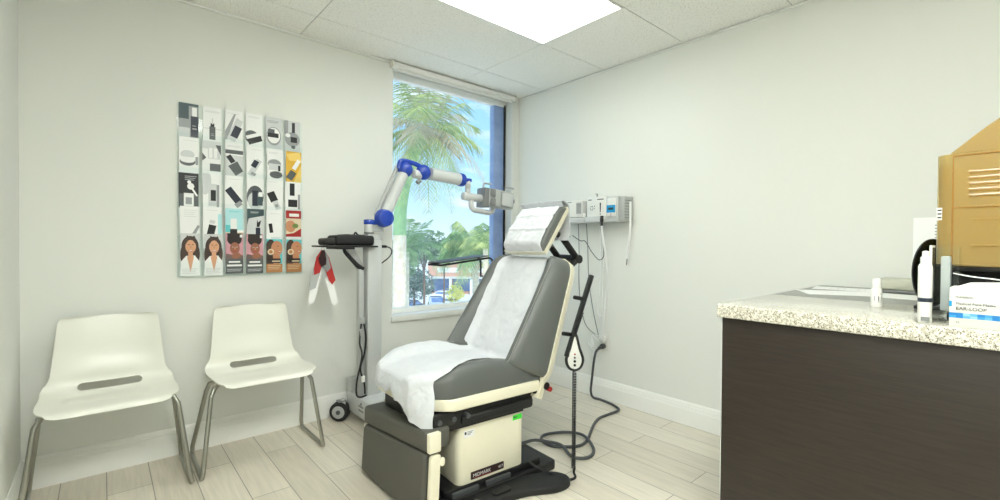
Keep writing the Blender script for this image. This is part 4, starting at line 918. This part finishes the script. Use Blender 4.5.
cable([(-.02, -.70, 1.30), (-.008, -.70, 1.1), (-.008, -.705, .8), (-.010, -.76, .55), (-.014, -.86, .47), (-.02, -.92, .45)], .003, 'midgrey', 'thin grey cord dropping from the half-hidden wall unit')
cable([(-.02, -.78, 1.30), (-.008, -.785, 1.1), (-.008, -.80, .85), (-.012, -.85, .62), (-.02, -.90, .47)], .003, 'midgrey', 'thin grey cord dropping between the two wall units')
cable([(-.10, -.71, 1.21), (-.08, -.77, 1.17), (-.07, -.81, 1.165), (-.06, -.86, 1.09), (-.05, -.92, 1.03), (-.06, -.97, 1.06), (-.09, -.985, 1.16), (-.13, -1.0, 1.28)], .003, 'inkdark', 'thin dark lead looping across the wall below the units')
for k, (off, lab) in enumerate(((0, 'white charger cord tangled beside the wall outlet, outermost loop'), (.022, 'white charger cord tangled beside the wall outlet, inner loop'))):
    cable([(-.03 - off, -.925, .435), (-.05, -.90, .47 - off), (-.05, -.86, .46), (-.04, -.845 + off, .40), (-.05, -.87, .36 + off), (-.06, -.89, .40), (-.05, -.86, .43 + off), (-.04, -.875, .35), (-.05, -.90 + off, .31), (-.04, -.885, .28), (-.04, -.87, .33), (-.03, -.90, .39)], .0032, 'cablewhite', lab, None, 6)
ct = thing('cable_tie', 'white wrapped bundle of cord on the wall above the outlet', 'cable tie', (-.03, -.945, .62))
b = MB()
for k in range(4): b.tube([(-.03 - .003 * k, -.905 - .004 * k, .625 - .006 * k), (-.035, -.94, .64 - .005 * k), (-.03, -.985 + .003 * k, .69 - .004 * k)], .0035, 'cablewhite', 6, smooth=4)
b.build('wrap', ct); b = MB(); b.tube([V((-.033 + .012 * math.cos(a_), -.945, .645 + .016 * math.sin(a_))) for a_ in [q * PI / 6 for q in range(12)]], .003, 'white', 6, closed=True); b.build('band', ct)
ol = thing('wall_outlet', 'white wall outlet with plugs above the baseboard of the right wall', 'outlet', (-.001, -.945, .36))
b = MB(); b.bb((-.007, -.985, .362), (-.001, -.905, .482), 'white', .003); b.build('cover_plate', ol)
for z in (.395, .449):
    b = MB(); b.bb((-.010, -.962, z - .017), (-.0065, -.928, z + .017), 'offwhite', .004)
    for y in (-.951, -.939): b.bb((-.0106, y - .0015, z - .004), (-.0098, y + .0015, z + .007), 'black')
    b.build('socket', ol)
ad = thing('power_adapter', 'small white adapter plugged into upper socket of the outlet', 'adapter', (-.011, -.945, .43)); 
b = MB(); b.bb((-.045, -.968, .430), (-.011, -.922, .470), 'white', .006, 3); b.build('body', ad); b = MB(); b.cyl((-.045, -.935, .45), (-.056, -.935, .45), .005, 'offwhite', 10); b.build('strain_relief', ad)
pcord = thing('mains_cable', 'thick dark grey mains cable looping over the floor from outlet to chair base', 'cable', (-.6, -1.25, 0))
b = MB(); b.cyl((-.011, -.945, .395), (-.045, -.945, .392), .019, 'darkgrey', 16, .004); b.cyl((-.045, -.945, .392), (-.075, -.945, .385), .012, 'darkgrey', 14, .003); b.build('plug', pcord)
b = MB(); b.tube([(-.075, -.945, .385), (-.105, -.94, .355), (-.115, -.93, .27), (-.10, -.905, .15), (-.085, -.885, .06), (-.075, -.90, .015), (-.065, -.96, .011), (-.09, -1.09, .011), (-.14, -1.165, .011), (-.25, -1.17, .011), (-.36, -1.17, .011), (-.47, -1.21, .011), (-.59, -1.275, .011), (-.70, -1.335, .011), (-.80, -1.345, .011), (-.90, -1.26, .011), (-.90, -1.17, .011), (-.84, -1.125, .012), (-.76, -1.145, .012), (-.69, -1.20, .014),
    (-.68, -1.30, .022), (-.76, -1.43, .012), (-.86, -1.47, .011), (-.93, -1.42, .018), (-.88, -1.30, .024), (-.90, -1.22, .022), (-.99, -1.20, .05), (-1.08, -1.20, .06), (-1.13, -1.18, .06)], .0085, 'darkgrey', 10, smooth=7); b.build('cord', pcord)

# ------------------------------------------------------------------ granite-topped counter
CX, CYL, CYR, CZ = -1.212, -2.287, -3.75, .94
cb = thing('base_cabinet', 'dark espresso base cabinet under the granite counter at right', 'cabinet', (-.62, -3.0, 0))
b = MB(); b.bb((CX + .035, CYR, .09), (-.002, CYL - .018, .894), 'darkwood', .002); b.build('carcass', cb)
b = MB(); b.bb((CX + .018, CYR, .09), (CX + .036, CYL - .012, .893), 'darkwood', .0015); b.build('front_panel', cb)
b = MB(); b.bb((CX + .08, CYR, 0), (-.02, CYL - .05, .092), 'black', .001); b.build('toe_kick', cb)
b = MB(); b.bb((CX + .018, CYL - .0125, .09), (-.004, CYL - .0095, .893), 'lightgrey', .0005); o = b.build('edge_strip', cb); o['label'] = 'pale edge strip'
b = MB(); b.bb((CX, CYR, .895), (-.71, CYL, CZ), 'granite', .004, 3); tag(b.build('countertop'), 'pale speckled granite slab along the front of the dark cabinet', 'countertop')
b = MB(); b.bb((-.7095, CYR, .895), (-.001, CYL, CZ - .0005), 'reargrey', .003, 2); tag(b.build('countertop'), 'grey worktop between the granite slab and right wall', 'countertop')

def bottle_prof(parts, x, y, z, name, label, cat, seg=24):
    t_ = thing(name, label, cat, (x, y, z))
    for nm, prof, m in parts:
        b = MB(); b.lathe(prof, m, Matrix.Translation((x, y, z)), seg); b.build(nm, t_)
    return t_
bo = bottle_prof([('body', [(0, 0), (.0145, 0), (.0155, .003), (.0155, .052), (.013, .060), (.0105, .063), (0, .063)], 'white'), ('cap', [(0, .0635), (.0118, .0635), (.0118, .090), (.0105, .093), (0, .093)], 'white')], -.85, -2.655, CZ, 'dropper_bottle', 'small white capped bottle standing alone on the granite counter', 'bottle')
b = MB()
for k, (u_, z_, w_, h_) in enumerate(((-.5, .020, .35, .016), (.15, .014, .3, .02), (-.2, .040, .5, .006))):
    a0 = 3.8 + u_; b.poly([(-.85 + .0158 * math.cos(a0 - w_), -2.655 + .0158 * math.sin(a0 - w_), CZ + z_), (-.85 + .0158 * math.cos(a0 + w_), -2.655 + .0158 * math.sin(a0 + w_), CZ + z_), (-.85 + .0158 * math.cos(a0 + w_), -2.655 + .0158 * math.sin(a0 + w_), CZ + z_ + h_), (-.85 + .0158 * math.cos(a0 - w_), -2.655 + .0158 * math.sin(a0 - w_), CZ + z_ + h_)], 'ink')
b.build('print', bo, flat=True)
TX, TY = -1.165, -2.808
bo = bottle_prof([('body', [(0, 0), (.0130, 0), (.0145, .003), (.0145, .148), (.0125, .154), (.0095, .157), (0, .157)], 'white'), ('cap', [(0, .1575), (.0105, .1575), (.0105, .172), (.007, .175), (.007, .188), (0, .190)], 'white')], TX, TY, CZ, 'tall_bottle', 'tall slim white bottle with a blue band, beside the clear holder', 'bottle')
b = MB(); b.lathe([(.0147, .055), (.0147, .066)], 'print_nvy', Matrix.Translation((TX, TY, CZ)), 28); o = b.build('label_band', bo); o['label'] = 'dark blue band'
b = MB(); b.bb((-.004, -.008, .006), (.002, .008, .017), 'midgrey')
for v in b.bm.verts: v.co = Matrix.Rotation(math.radians(-8), 3, 'Z') @ v.co + V((TX - .014, TY - .003, CZ))
b.build('print', bo, flat=True)
# clear acrylic holder with grey sticks
ah = thing('acrylic_holder', 'tall clear acrylic holder with grey strips beside the tall white bottle', 'holder', (-1.10, -2.835, CZ))
b = MB(); x0, x1, y0, y1 = -1.125, -1.055, -2.868, -2.812; z1 = CZ + .20
b.bb((x0, y0, CZ), (x1, y1, CZ + .004), 'clear'); b.bb((x0, y0, CZ + .004), (x0 + .003, y1, z1), 'clear'); b.bb((x1 - .003, y0, CZ + .004), (x1, y1, z1), 'clear'); b.bb((x0 + .003, y0, CZ + .004), (x1 - .003, y0 + .003, z1), 'clear'); b.bb((x0 + .003, y1 - .003, CZ + .004), (x1 - .003, y1, z1), 'clear')
b.build('box', ah, flat=True)
b = MB(); b.bb((x0 - .001, y1 - .0045, CZ + .002), (x0 + .004, y1 + .001, z1 + .003), 'white', .001); b.bb((x0 - .001, y1 - .004, z1 - .002), (x1, y1 + .001, z1 + .004), 'white', .001); b.build('edge', ah)
b = MB(); b.bb((x0 + .016, y0 + .018, CZ + .03), (x1 - .016, y1 - .020, CZ + .175), 'alu', .003); b.bb((x0 + .018, y0 + .0165, CZ + .05), (x1 - .03, y0 + .0185, CZ + .16), 'midgrey', .001); b.build('insert', ah)
mr = thing('oval_mirror', 'black oval mirror standing on the counter behind the tall white bottle', 'mirror', (-.80, -2.765, CZ))
b = MB(); ov = [(.056 * math.cos(q * PI / 24), .108 * math.sin(q * PI / 24) + .118) for q in range(48)]
ma = V((.62, -.785, 0)); b.prism(ov, 'black_gloss', ((-.80, -2.782, CZ), ma, (0, 0, 1)), .010, .003); b.build('frame', mr)
b = MB(); ov2 = [(p[0] * .9, (p[1] - .118) * .93 + .118) for p in ov]; nn_ = ma.cross(V((0, 0, 1)))
M['mirror'] = mat('dark_mirror_glass', (44, 50, 34), .05, metal=.8); b.prism(ov2, 'mirror', (V((-.80, -2.782, CZ)) + nn_ * .0098, ma, (0, 0, 1)), .001); b.build('mirror_glass', mr)
b = MB(); b.bb((-.835, -2.815, CZ + .0002), (-.765, -2.745, CZ + .012), 'black', .004); b.build('foot', mr)
fo = thing('flat_case', 'flat grey-green case lying at the back of the counter by the wall', 'case', (-.14, -2.62, CZ))
b = MB(); b.bb((-.24, -2.80, CZ), (-.04, -2.545, CZ + .012), 'midgrey', .005, 3); b.build('bottom', fo)
M['caselid'] = mat('grey_green_vinyl', (188, 189, 172), .5, bump=(200, .1))
b = MB(); b.bb((-.24, -2.80, CZ + .013), (-.04, -2.545, CZ + .058), 'caselid', .010, 3); b.build('lid', fo)
for (x, y, a, w_, h_, lab, dz) in ((-.42, -2.46, .5, .215, .28, 'white paper sheet lying askew on the grey worktop, nearest the counter end', .0002), (-.40, -2.66, -.15, .215, .28, 'white paper sheet lying on the grey worktop in front of the flat case', .0008), (-.20, -2.42, .15, .18, .22, 'white paper sheet lying on the grey worktop close to the wall', .0014)):
    b = MB(); X = Matrix.Rotation(a, 4, 'Z'); b.box((x, y, CZ + dz), (w_, h_, .0004), 'sheet', 0, 1, X)
    for k in range(8): p = X @ V((-.02 * (k % 2), -.11 + .025 * k, 0)); b.box((x + p.x, y + p.y, CZ + dz + .0003), (w_ * .6, .003, .0001), 'print_lgr', 0, 1, X)
    tag(b.build('paper', flat=True), lab, 'paper')
M['bright_paper'] = mat('bright_white_paper', (252, 252, 252), .6)
b = MB(); b.bb((-.0012, -2.86, 1.0), (-.0003, -2.640, 1.272), 'bright_paper')
for k in range(9): b.bb((-.0016, -2.80 + .01 * (k % 3), 1.235 - .014 * k), (-.0011, -2.712, 1.239 - .014 * k), 'ink')
tag(b.build('notice', flat=True), 'white printed notice taped to the right wall, above the oval mirror', 'notice')

# mask carton
mb = thing('mask_box', 'white carton of face masks with a blue chequered band on the granite counter', 'box', (-1.15, -2.95, CZ))
fx, my0, my1, mz1 = -1.19, -3.055, -2.856, CZ + .098
b = MB(); M['carton'] = mat('white_carton', (214, 213, 205), .7); b.bb((fx, my0, CZ), (fx + .10, my1, mz1), 'carton', .0012); cart = b.build('carton', mb)
b = MB(); FY = my1 - my0
def fr_(u_, v_): return (fx - .0006, my1 - FY * u_, CZ + .098 * v_)
def fq(u0_, v0_, u1_, v1_, c, d=0.): b.poly([(fx - .0005 - d, my1 - FY * u0_, CZ + .098 * v0_), (fx - .0005 - d, my1 - FY * u1_, CZ + .098 * v0_), (fx - .0005 - d, my1 - FY * u1_, CZ + .098 * v1_), (fx - .0005 - d, my1 - FY * u0_, CZ + .098 * v1_)], c)
for k, c in enumerate(((24, 120, 190), (60, 150, 205), (140, 190, 222), (96, 168, 214))): M['band%d' % k] = mat('carton_blue_%d' % k, c, .5)
pat = [0, 0, 2, 3, 0, 1, 0, 2, 3, 1, 0, 2, 1, 3, 0, 1]; pat2 = [1, 0, 3, 2, 1, 3, 0, 1, 2, 2, 1, 0, 3, 1, 2, 0]
for k in range(16):
    fq(k / 16., .235, (k + 1) / 16., .30, 'band%d' % pat2[k]); fq(k / 16., .30, (k + 1) / 16., .365, 'band%d' % pat[k])
fq(.0, .52, .025, .66, 'cyan'); b.build('printed_band', cart, flat=True)
b = MB()
b.text('McKESSON', .0065, 'ink', fr_(.055, .745), (0, -1, 0), (0, 0, 1)); b.build('lettering', cart, flat=True); b = MB(); b.text('Medical Face Masks', .0086, 'ink', fr_(.06, .575), (0, -1, 0), (0, 0, 1)); b.build('lettering', cart, flat=True); b = MB(); b.text('EAR-LOOP', .0112, 'inkdark', fr_(.06, .44), (0, -1, 0), (0, 0, 1)); b.build('lettering', cart, flat=True); b = MB()
b.text('50', .007, 'ink', fr_(.06, .10), (0, -1, 0), (0, 0, 1)); b.build('lettering', cart, flat=True)
b = MB(); b.prism([(-.078, .0), (-.03, .018), (.06, .012), (.085, .0)], 'sheet', ((fx + .02, -2.95, mz1), (0, 1, 0), (0, 0, 1)), .035, .002); b.build('flap', mb)
b = MB(); b.tube([(fx + .03, -2.86, mz1 + .035), (fx + .04, -2.89, mz1 + .028), (fx + .04, -2.925, mz1 + .024), (fx + .05, -2.97, mz1 + .018), (fx + .05, -3.02, mz1 + .010)], .0014, 'cablewhite', 6, smooth=5); b.build('ear_loop', mb)

# amber hood on a black stand
az0, az1 = 1.092, 1.392; ay0, ay1, ax0, ax1 = -3.22, -2.815, -1.062, -.78
bs = thing('black_stand', 'black open stand carrying the amber plastic cover, behind the mask carton', 'stand', (-.92, -3.02, CZ))
b = MB(); b.bb((ax0 + .01, ay0 + .02, CZ), (ax1, ay1 - .025, CZ + .02), 'black', .004); b.build('base', bs)
b = MB(); b.bb((ax0 + .04, ay0 + .02, CZ + .02), (ax1, ay1 - .03, az0 - .012), 'black_matte', .004); b.build('body', bs)
b = MB(); b.bb((ax0 + .002, ay0 + .01, az0 - .016), (ax1 + .005, ay1 - .012, az0 - .002), 'black', .004); b.build('top_plate', bs)
ah = thing('amber_cover', 'translucent amber plastic cover with louvres and domed lid at right edge', 'cover', (-.92, -3.02, az0 - .001))
def amber_body(t_):
    return rrect(ax0 + t_, ay0 + t_, ax1 - t_, ay1 - t_, .035 - t_ * .5, 6)
b = MB(); o_ = amber_body(0); i_ = amber_body(.0035); bm2 = bmesh.new(); n_ = len(o_)
ro = [[bm2.verts.new((p[0], p[1], z)) for p in pl] for pl, z in ((o_, az0), (o_, az1), (i_, az1), (i_, az0))]
for A, B in zip(ro, ro[1:] + ro[:1]):
    for k in range(n_): bm2.faces.new((A[k], A[(k + 1) % n_], B[(k + 1) % n_], B[k]))
bmesh.ops.recalc_face_normals(bm2, faces=bm2.faces[:]); b.merge(bm2, 'amber'); b.build('housing', ah)
b = MB()
for k in range(5): b.tube([(ax0 - .001, ay1 - .065, 1.278 + k * .0155), (ax0 - .001, ay0 + .06, 1.278 + k * .0155)], .0045, 'amber', 8)
for z in (1.145, 1.215): b.bb((ax0 - .005, ay0 + .05, z - .003), (ax0 + .001, ay1 - .07, z + .003), 'amber', .002)
b.bb((ax0 - .006, ay0 + .03, 1.246), (ax0 + .001, ay1 - .045, 1.252), 'amber', .002); b.bb((ax0 - .008, ay0 + .03, az0 - .003), (ax0 + .001, ay1 - .04, az0 + .005), 'amber', .002); o = b.build('louvre', ah); o['kind'] = 'stuff'
b = MB(); pts_ = [(ay1 - .028, az1 + .002)] + [(lerp(ay1 - .028, ay0 + .028, q / 16.), az1 + .002 + .112 * math.sin(PI * q / 16.) ** 1.05) for q in range(1, 16)] + [(ay0 + .028, az1 + .002)]
inner = [(p[0], p[1]) for p in [(lerp(ay0 + .033, ay1 - .033, q / 16.), az1 + .002 + .106 * math.sin(PI * q / 16.) ** 1.05) for q in range(17)]]
b.prism(pts_ + inner, 'amber', ((ax0 + .004, 0, 0), (0, 1, 0), (0, 0, 1)), ax1 - ax0 - .008); 
b.prism(pts_, 'amber', ((ax0 + .003, 0, 0), (0, 1, 0), (0, 0, 1)), .004); b.prism(pts_, 'amber', ((ax1 - .007, 0, 0), (0, 1, 0), (0, 0, 1)), .004); b.build('lid', ah)
b = MB(); b.tube([(ax0 - .001, ay1 - .034, az0 + .008), (ax0 - .001, ay1 - .034, az1 - .006), (ax0 - .001, ay0 + .034, az1 - .006)], .0022, 'amberdark', 8); b.tube([(ax0 - .001, ay1 - .034, 1.246), (ax0 - .001, ay0 + .034, 1.246)], .0016, 'amberdark', 8); o = b.build('rib', ah); o['label'] = 'darker amber rib'
b = MB(); b.bb((ax0 + .006, ay1 - .013, 1.214), (ax0 + .016, ay1 - .002, 1.248), 'white', .001)
for k in range(3): b.bb((ax0 + .0052, ay1 - .012, 1.219 + k * .010), (ax0 + .0062, ay1 - .004, 1.223 + k * .010), 'black')
o = b.build('label', ah); o['label'] = 'small white and black sticker'
b = MB(); b.cyl((ax0 - .003, ay1 - .045, 1.215), (ax0 + .002, ay1 - .045, 1.215), .006, 'amber', 12); b.build('latch', ah)

# ------------------------------------------------------------------ outside the window (the room is two storeys up)
GZ = -7.0
def leaf_mat(name, c1, c2):
    m = bpy.data.materials.new(name); m.use_nodes = True
    t = m.node_tree; t.nodes.clear(); L = t.links.new
    o = t.nodes.new('ShaderNodeOutputMaterial'); df = t.nodes.new('ShaderNodeBsdfDiffuse'); tl = t.nodes.new('ShaderNodeBsdfTranslucent'); mx = t.nodes.new('ShaderNodeMixShader'); mx.inputs[0].default_value = .45
    tc = t.nodes.new('ShaderNodeTexCoord'); n = t.nodes.new('ShaderNodeTexNoise'); n.inputs['Scale'].default_value = 2.4; r = t.nodes.new('ShaderNodeValToRGB')
    r.color_ramp.elements[0].position = .35; r.color_ramp.elements[1].position = .65; r.color_ramp.elements[0].color = lin(c1); r.color_ramp.elements[1].color = lin(c2)
    L(tc.outputs['Object'], n.inputs['Vector']); L(n.outputs['Fac'], r.inputs['Fac']); L(r.outputs['Color'], df.inputs[0]); L(r.outputs['Color'], tl.inputs[0])
    L(df.outputs[0], mx.inputs[1]); L(tl.outputs[0], mx.inputs[2]); L(mx.outputs[0], o.inputs['Surface'])
    return m
M['frond'] = leaf_mat('palm_frond', (140, 166, 100), (214, 220, 150)); M['frond_dry'] = leaf_mat('dry_palm_frond', (190, 176, 140), (214, 204, 176)); M['frond2'] = leaf_mat('deep_palm_frond', (112, 150, 96), (176, 204, 140))
M['leaf'] = leaf_mat('tree_leaf', (120, 148, 112), (164, 184, 150)); M['leaf_grey'] = leaf_mat('grey_green_leaf', (110, 130, 118), (158, 174, 164)); M['leaf_yellow'] = leaf_mat('yellow_shrub_leaf', (206, 206, 96), (236, 232, 140))
M['trunk'] = mat('ringed_palm_trunk', (222, 204, 176), .85, mottle=(9, (240, 228, 206)), bump=(12, .6)); M['shaft'] = mat('green_crownshaft', (150, 190, 130), .5); M['bark'] = mat('brown_bark', (120, 96, 80), .9, bump=(20, .6))
M['asphalt'] = mat('pale_car_park', (214, 214, 212), .9, mottle=(.4, (202, 202, 200))); M['stucco'] = mat('terracotta_stucco', (206, 158, 138), .85); M['shopglass'] = mat('shop_window', (96, 118, 160), .12, mottle=(.6, (130, 150, 190)))

b = MB(); b.bb((-10, 6, GZ - .2), (150, 150, GZ), 'asphalt'); struct(b.build('ground', flat=True))
def frond_strip(b, base, az, el, ln, droop, m, nl=26, ll=.32, hang=.5, wd=.022):
    dh = V((math.cos(az), math.sin(az), 0)); sd = V((-dh.y, dh.x, 0)); pts = []
    for i in range(nl + 1):
        q = i / nl; pts.append(base + dh * (ln * q * math.cos(el) * (1 - .25 * q * q)) + V((0, 0, ln * (math.sin(el) * q - droop * q * q))))
    for i in range(nl):
        w = .012 * (1 - i / nl) + .003; b.poly([pts[i] + sd * w, pts[i] - sd * w, pts[i + 1] - sd * w * .9, pts[i + 1] + sd * w * .9], m)
        if i < 3: continue
        q = i / nl; le = ll * ln * (math.sin(PI * min(1, q * .85 + .12)) ** .7) * random.uniform(.8, 1.15); tg_ = (pts[i + 1] - pts[i]).normalized()
        for sg in (-1, 1):
            d = (sd * sg * .75 + tg_ * .55 + V((0, 0, -hang * random.uniform(.6, 1.3)))).normalized(); mid = pts[i] + d * le * .5 + V((0, 0, .03 * le)); tip = pts[i] + d * le + V((0, 0, -.18 * le * hang)); ww = tg_ * wd * ln * .5
            b.poly([pts[i] - ww * .5, pts[i] + ww * .5, mid + ww * .55, tip, mid - ww * .4], m)
def palm(name, label, spine, r0_, r1_, crown, n, ln, droop, mats, ll=.32, hang=.6, shaft=None, els=(-.5, 1.2), wd=.022, nl=26, azs=(0, 2 * PI), group='palms outside'):
    t_ = thing(name, label, 'palm', (spine[0][0], spine[0][1], GZ), group)
    b = MB(); b.tube(spine, [r0_, r1_], 'trunk', 14, smooth=8); b.build('trunk', t_)
    if shaft: b = MB(); b.tube(shaft, [r1_ * 1.02, r1_ * .8], 'shaft', 14, smooth=6); b.build('crownshaft', t_)
    b = MB()
    for k in range(n):
        az = lerp(azs[0], azs[1], (k + random.uniform(-.3, .3)) / n); el = lerp(els[0], els[1], ((k * 7) % n) / max(1, n - 1)); frond_strip(b, V(crown), az, el, ln * random.uniform(.85, 1.1), droop * random.uniform(.8, 1.25), mats[k % len(mats)], nl, ll, hang, wd)
    o = b.build('fronds', t_, flat=True); o['kind'] = 'stuff'
    return t_
palm('palm_tree', 'tall palm close to the window with hanging fronds and pale ringed trunk', [(1.60, 5.10, GZ), (1.60, 5.10, -3), (1.60, 5.10, 1.30)], .17, .13, (2.02, 4.86, 3.45), 46, 1.55, .36, ['frond', 'frond', 'frond_dry'], .36, .55, [(1.60, 5.10, 1.30), (1.63, 5.08, 2.0), (1.80, 4.98, 2.8), (2.02, 4.86, 3.40)], (-.9, 1.35))
palm('palm_tree', 'broad domed palm with arching fronds beyond the tray, middle of the window view', [(9.6, 12.75, GZ), (9.55, 12.75, -3), (9.45, 12.8, .9)], .2, .14, (9.45, 12.8, 1.0), 40, 2.7, .55, ['frond2', 'frond2', 'frond'], .30, .8, None, (-.15, 1.15), .026, 30)
palm('palm_tree', 'slender young palm with sparse thin fronds just right of the ringed trunk', [(2.35, 6.15, GZ), (2.35, 6.15, -2), (2.33, 6.1, .95)], .07, .05, (2.33, 6.1, 1.05), 13, 1.25, .42, ['frond2'], .2, .3, None, (.1, 1.3), .035, 20, (-1.9, 1.2))
palm('palm_tree', 'small yellow-green palm low at right of the window beside the blue stile', [(6.1, 7.9, GZ), (6.1, 7.9, -3), (6.05, 7.9, 1.0)], .10, .08, (6.05, 7.9, 1.1), 16, 1.3, .5, ['frond'], .3, .6, None, (-.1, 1.2))
def tree(label, c, rx, rz, m, n=1500, ls=.22, trunk_r=.12, name='leafy_tree', cat='tree', stem=True, group=None):
    t_ = thing(name, label, cat, (c[0], c[1], GZ), group)
    b = MB(); blobs = [(V((random.uniform(-.6, .6) * rx, random.uniform(-.6, .6) * rx, random.uniform(-.6, .65) * rz)), random.uniform(.35, .6)) for _ in range(11)]
    for k in range(n):
        bo, br = blobs[k % len(blobs)]; d = V((random.gauss(0, 1), random.gauss(0, 1), random.gauss(0, 1))).normalized() * random.uniform(.75, 1.) ; p = V(c) + bo + V((d.x * rx * br, d.y * rx * br, d.z * rz * br))
        a_ = V((random.gauss(0, 1), random.gauss(0, 1), random.gauss(0, .6))).normalized(); c_ = a_.cross(V((random.gauss(0, 1), random.gauss(0, 1), random.gauss(0, 1)))).normalized(); q = ls * random.uniform(.6, 1.2)
        b.poly([p - a_ * q, p + c_ * q * .45, p + a_ * q, p - c_ * q * .45], m)
    o = b.build('crown', t_, flat=True); o['kind'] = 'stuff'
    if stem:
        b = MB(); b.tube([(c[0], c[1], GZ), (c[0] + .05, c[1], lerp(GZ, c[2], .5)), (c[0], c[1], c[2])], [trunk_r, trunk_r * .5], 'bark', 10, smooth=3)
        for k in range(3): a_ = k * 2.1; b.tube([(c[0], c[1], lerp(GZ, c[2], .75)), (c[0] + rx * .4 * math.cos(a_), c[1] + rx * .4 * math.sin(a_), c[2] + rz * .2)], [trunk_r * .5, trunk_r * .2], 'bark', 8)
        b.build('trunk', t_)
p = V((20.29, 36.5, -2.43)); tree('grey-green bushy tree standing in the car park, left of the shop', p, 1.75, 1.95, 'leaf_grey', 1600, .20, .16)
p = V((12.0, 23.88, 0.19)); tree('pale leafy tree close behind the ringed palm trunk', p, 1.5, 1.5, 'leaf', 1300, .2)
p = V((17.33, 29.85, 0.87)); tree('pale leafy tree left of the broad domed palm', p, 1.8, 1.3, 'leaf', 1400, .22)
p = V((28.16, 42.96, 0.4)); tree('pale leafy tree in front of the shop, under the broad domed palm', p, 2.0, 1.4, 'leaf', 1200, .25)
for k, p in enumerate((V((41.32, 77.87, -0.52)), V((47.11, 80.77, -1.44)), V((47.77, 74.92, -0.71)), V((53.72, 76.38, -0.57)), V((52.61, 68.07, -0.42)), V((58.51, 69.58, -0.07)))):
    tree(['distant tree behind the shop, leftmost of six', 'distant tree behind the shop, second of six from the left', 'distant tree behind the shop, third of six from the left', 'distant tree behind the shop, fourth of six from the left', 'distant tree behind the shop, fifth of six from the left', 'distant tree behind the shop, rightmost of six'][k], p, 2.0, 2.6, 'leaf', 700, .5, .2, group='distant trees behind the shop')
p = V((25.15, 36.23, -4.01)); tree('yellow-leaved round shrub on the car park edge in front of the shop', p, 1.15, 1.0, 'leaf_yellow', 900, .12, .05, 'yellow_shrub', 'shrub')
# shop across the car park
A0 = V((37.12, 60.22, -7.3)); A0.z = GZ; rx_ = V((0.7553, -0.6554, 0)); dn_ = V((0.6554, 0.7553, 0))
sb = thing('shop_building', 'low terracotta shop with pale pillars and blue windows across the car park', 'building', A0 + rx_ * 9)
def fb(b, u0_, u1_, z0_, z1_, d0_, d1_, m):
    q = [A0 + rx_ * u + dn_ * d + V((0, 0, z)) for d in (d0_, d1_) for u, z in ((u0_, z0_), (u1_, z0_), (u1_, z1_), (u0_, z1_))]
    for f_ in ((0, 1, 2, 3), (5, 4, 7, 6), (4, 0, 3, 7), (1, 5, 6, 2), (3, 2, 6, 7), (4, 5, 1, 0)): b.poly([q[i] for i in f_], m)
b = MB(); fb(b, 0, 20, 0, 5.2, .4, 12, 'stucco'); b.build('wall', sb, flat=True)
b = MB(); fb(b, -.3, 20.3, 2.9, 5.1, -.3, .4, 'stucco'); b.build('sign_band', sb, flat=True)
b = MB(); fb(b, -.4, 20.4, 5.1, 5.5, -.5, 12, 'offwhite'); b.build('roof', sb, flat=True)
b = MB(); fb(b, -.4, 20.4, 2.6, 2.9, -1.2, .4, 'lightgrey'); b.build('canopy', sb, flat=True)
for k in range(6):
    b = MB(); fb(b, .4 + k * 3.3, 3.2 + k * 3.3, .5, 2.6, .3, .5, 'shopglass'); w_ = b.build('window', sb, flat=True)
    b = MB(); fb(b, -.1 + k * 3.3, .3 + k * 3.3, 0, 2.7, -1.1, -.7, 'white'); b.build('pillar', sb, flat=True)
for u0_ in (1.2, 6.3, 10.5):
    b = MB(); fb(b, u0_, u0_ + 3.4, 3.55, 4.3, -.34, -.30, 'white'); b.build('sign_panel', sb, flat=True)
def car(x, y, label, body, yaw_):
    p = V((x, y, GZ)); t_ = thing('car', label, 'car', (p.x, p.y, GZ), 'cars in the car park', yaw_)
    M.setdefault('car_' + body, mat('car_paint_' + body, {'silver': (196, 202, 208), 'dark': (60, 70, 84), 'white': (238, 240, 242)}[body], .2, .2, coat=.6))
    side = [(-2.1, .35), (-2.15, .75), (-1.6, .92), (-.95, 1.38), (.75, 1.42), (1.45, .98), (2.05, .88), (2.12, .4)]
    b = MB(); b.prism(side, 'car_' + body, ((0, .86, 0), (1, 0, 0), (0, 0, 1)), 1.72, .08, 3); b.build('body', t_, local=True)
    for nm, q in (('windscreen', [(-1.60, .95), (-.98, 1.36), (-.94, 1.34), (-1.56, .93)]), ('rear_window', [(.78, 1.40), (1.42, 1.0), (1.46, 1.02), (.82, 1.43)])):
        b = MB(); b.prism(q, 'shopglass', ((0, .70, .03), (1, 0, 0), (0, 0, 1)), 1.4); b.build(nm, t_, local=True, flat=True)
    for sg in (-1, 1):
        b = MB(); b.prism([(-1.35, .95), (-.9, 1.30), (.7, 1.33), (1.2, .98)], 'shopglass', ((0, sg * .865 + .01, 0), (1, 0, 0), (0, 0, 1)), .02); b.build('side_window', t_, local=True, flat=True)
        for x in (-1.35, 1.3): b = MB(); b.cyl((x, sg * .66, .33), (x, sg * .88, .33), .33, 'black_matte', 18, .04); b.build('wheel', t_, local=True)
        b = MB(); b.box((-2.08, sg * .6, .70), (.1, .35, .14), 'white', .02); b.build('headlight', t_, local=True)
    b = MB(); b.box((-2.13, 0, .5), (.06, .9, .18), 'black', .02); b.build('grille', t_, local=True)
va = 0.8561
car(29.06, 46.05, 'silver car facing the window, in the middle of the car park', 'silver', va + .25)
car(24.46, 44.75, 'dark car beside the grey-green tree, left side of the car park', 'dark', va - .4)
car(34.43, 51.96, 'white car parked nearer the shop, behind the silver car', 'white', va + 1.2)
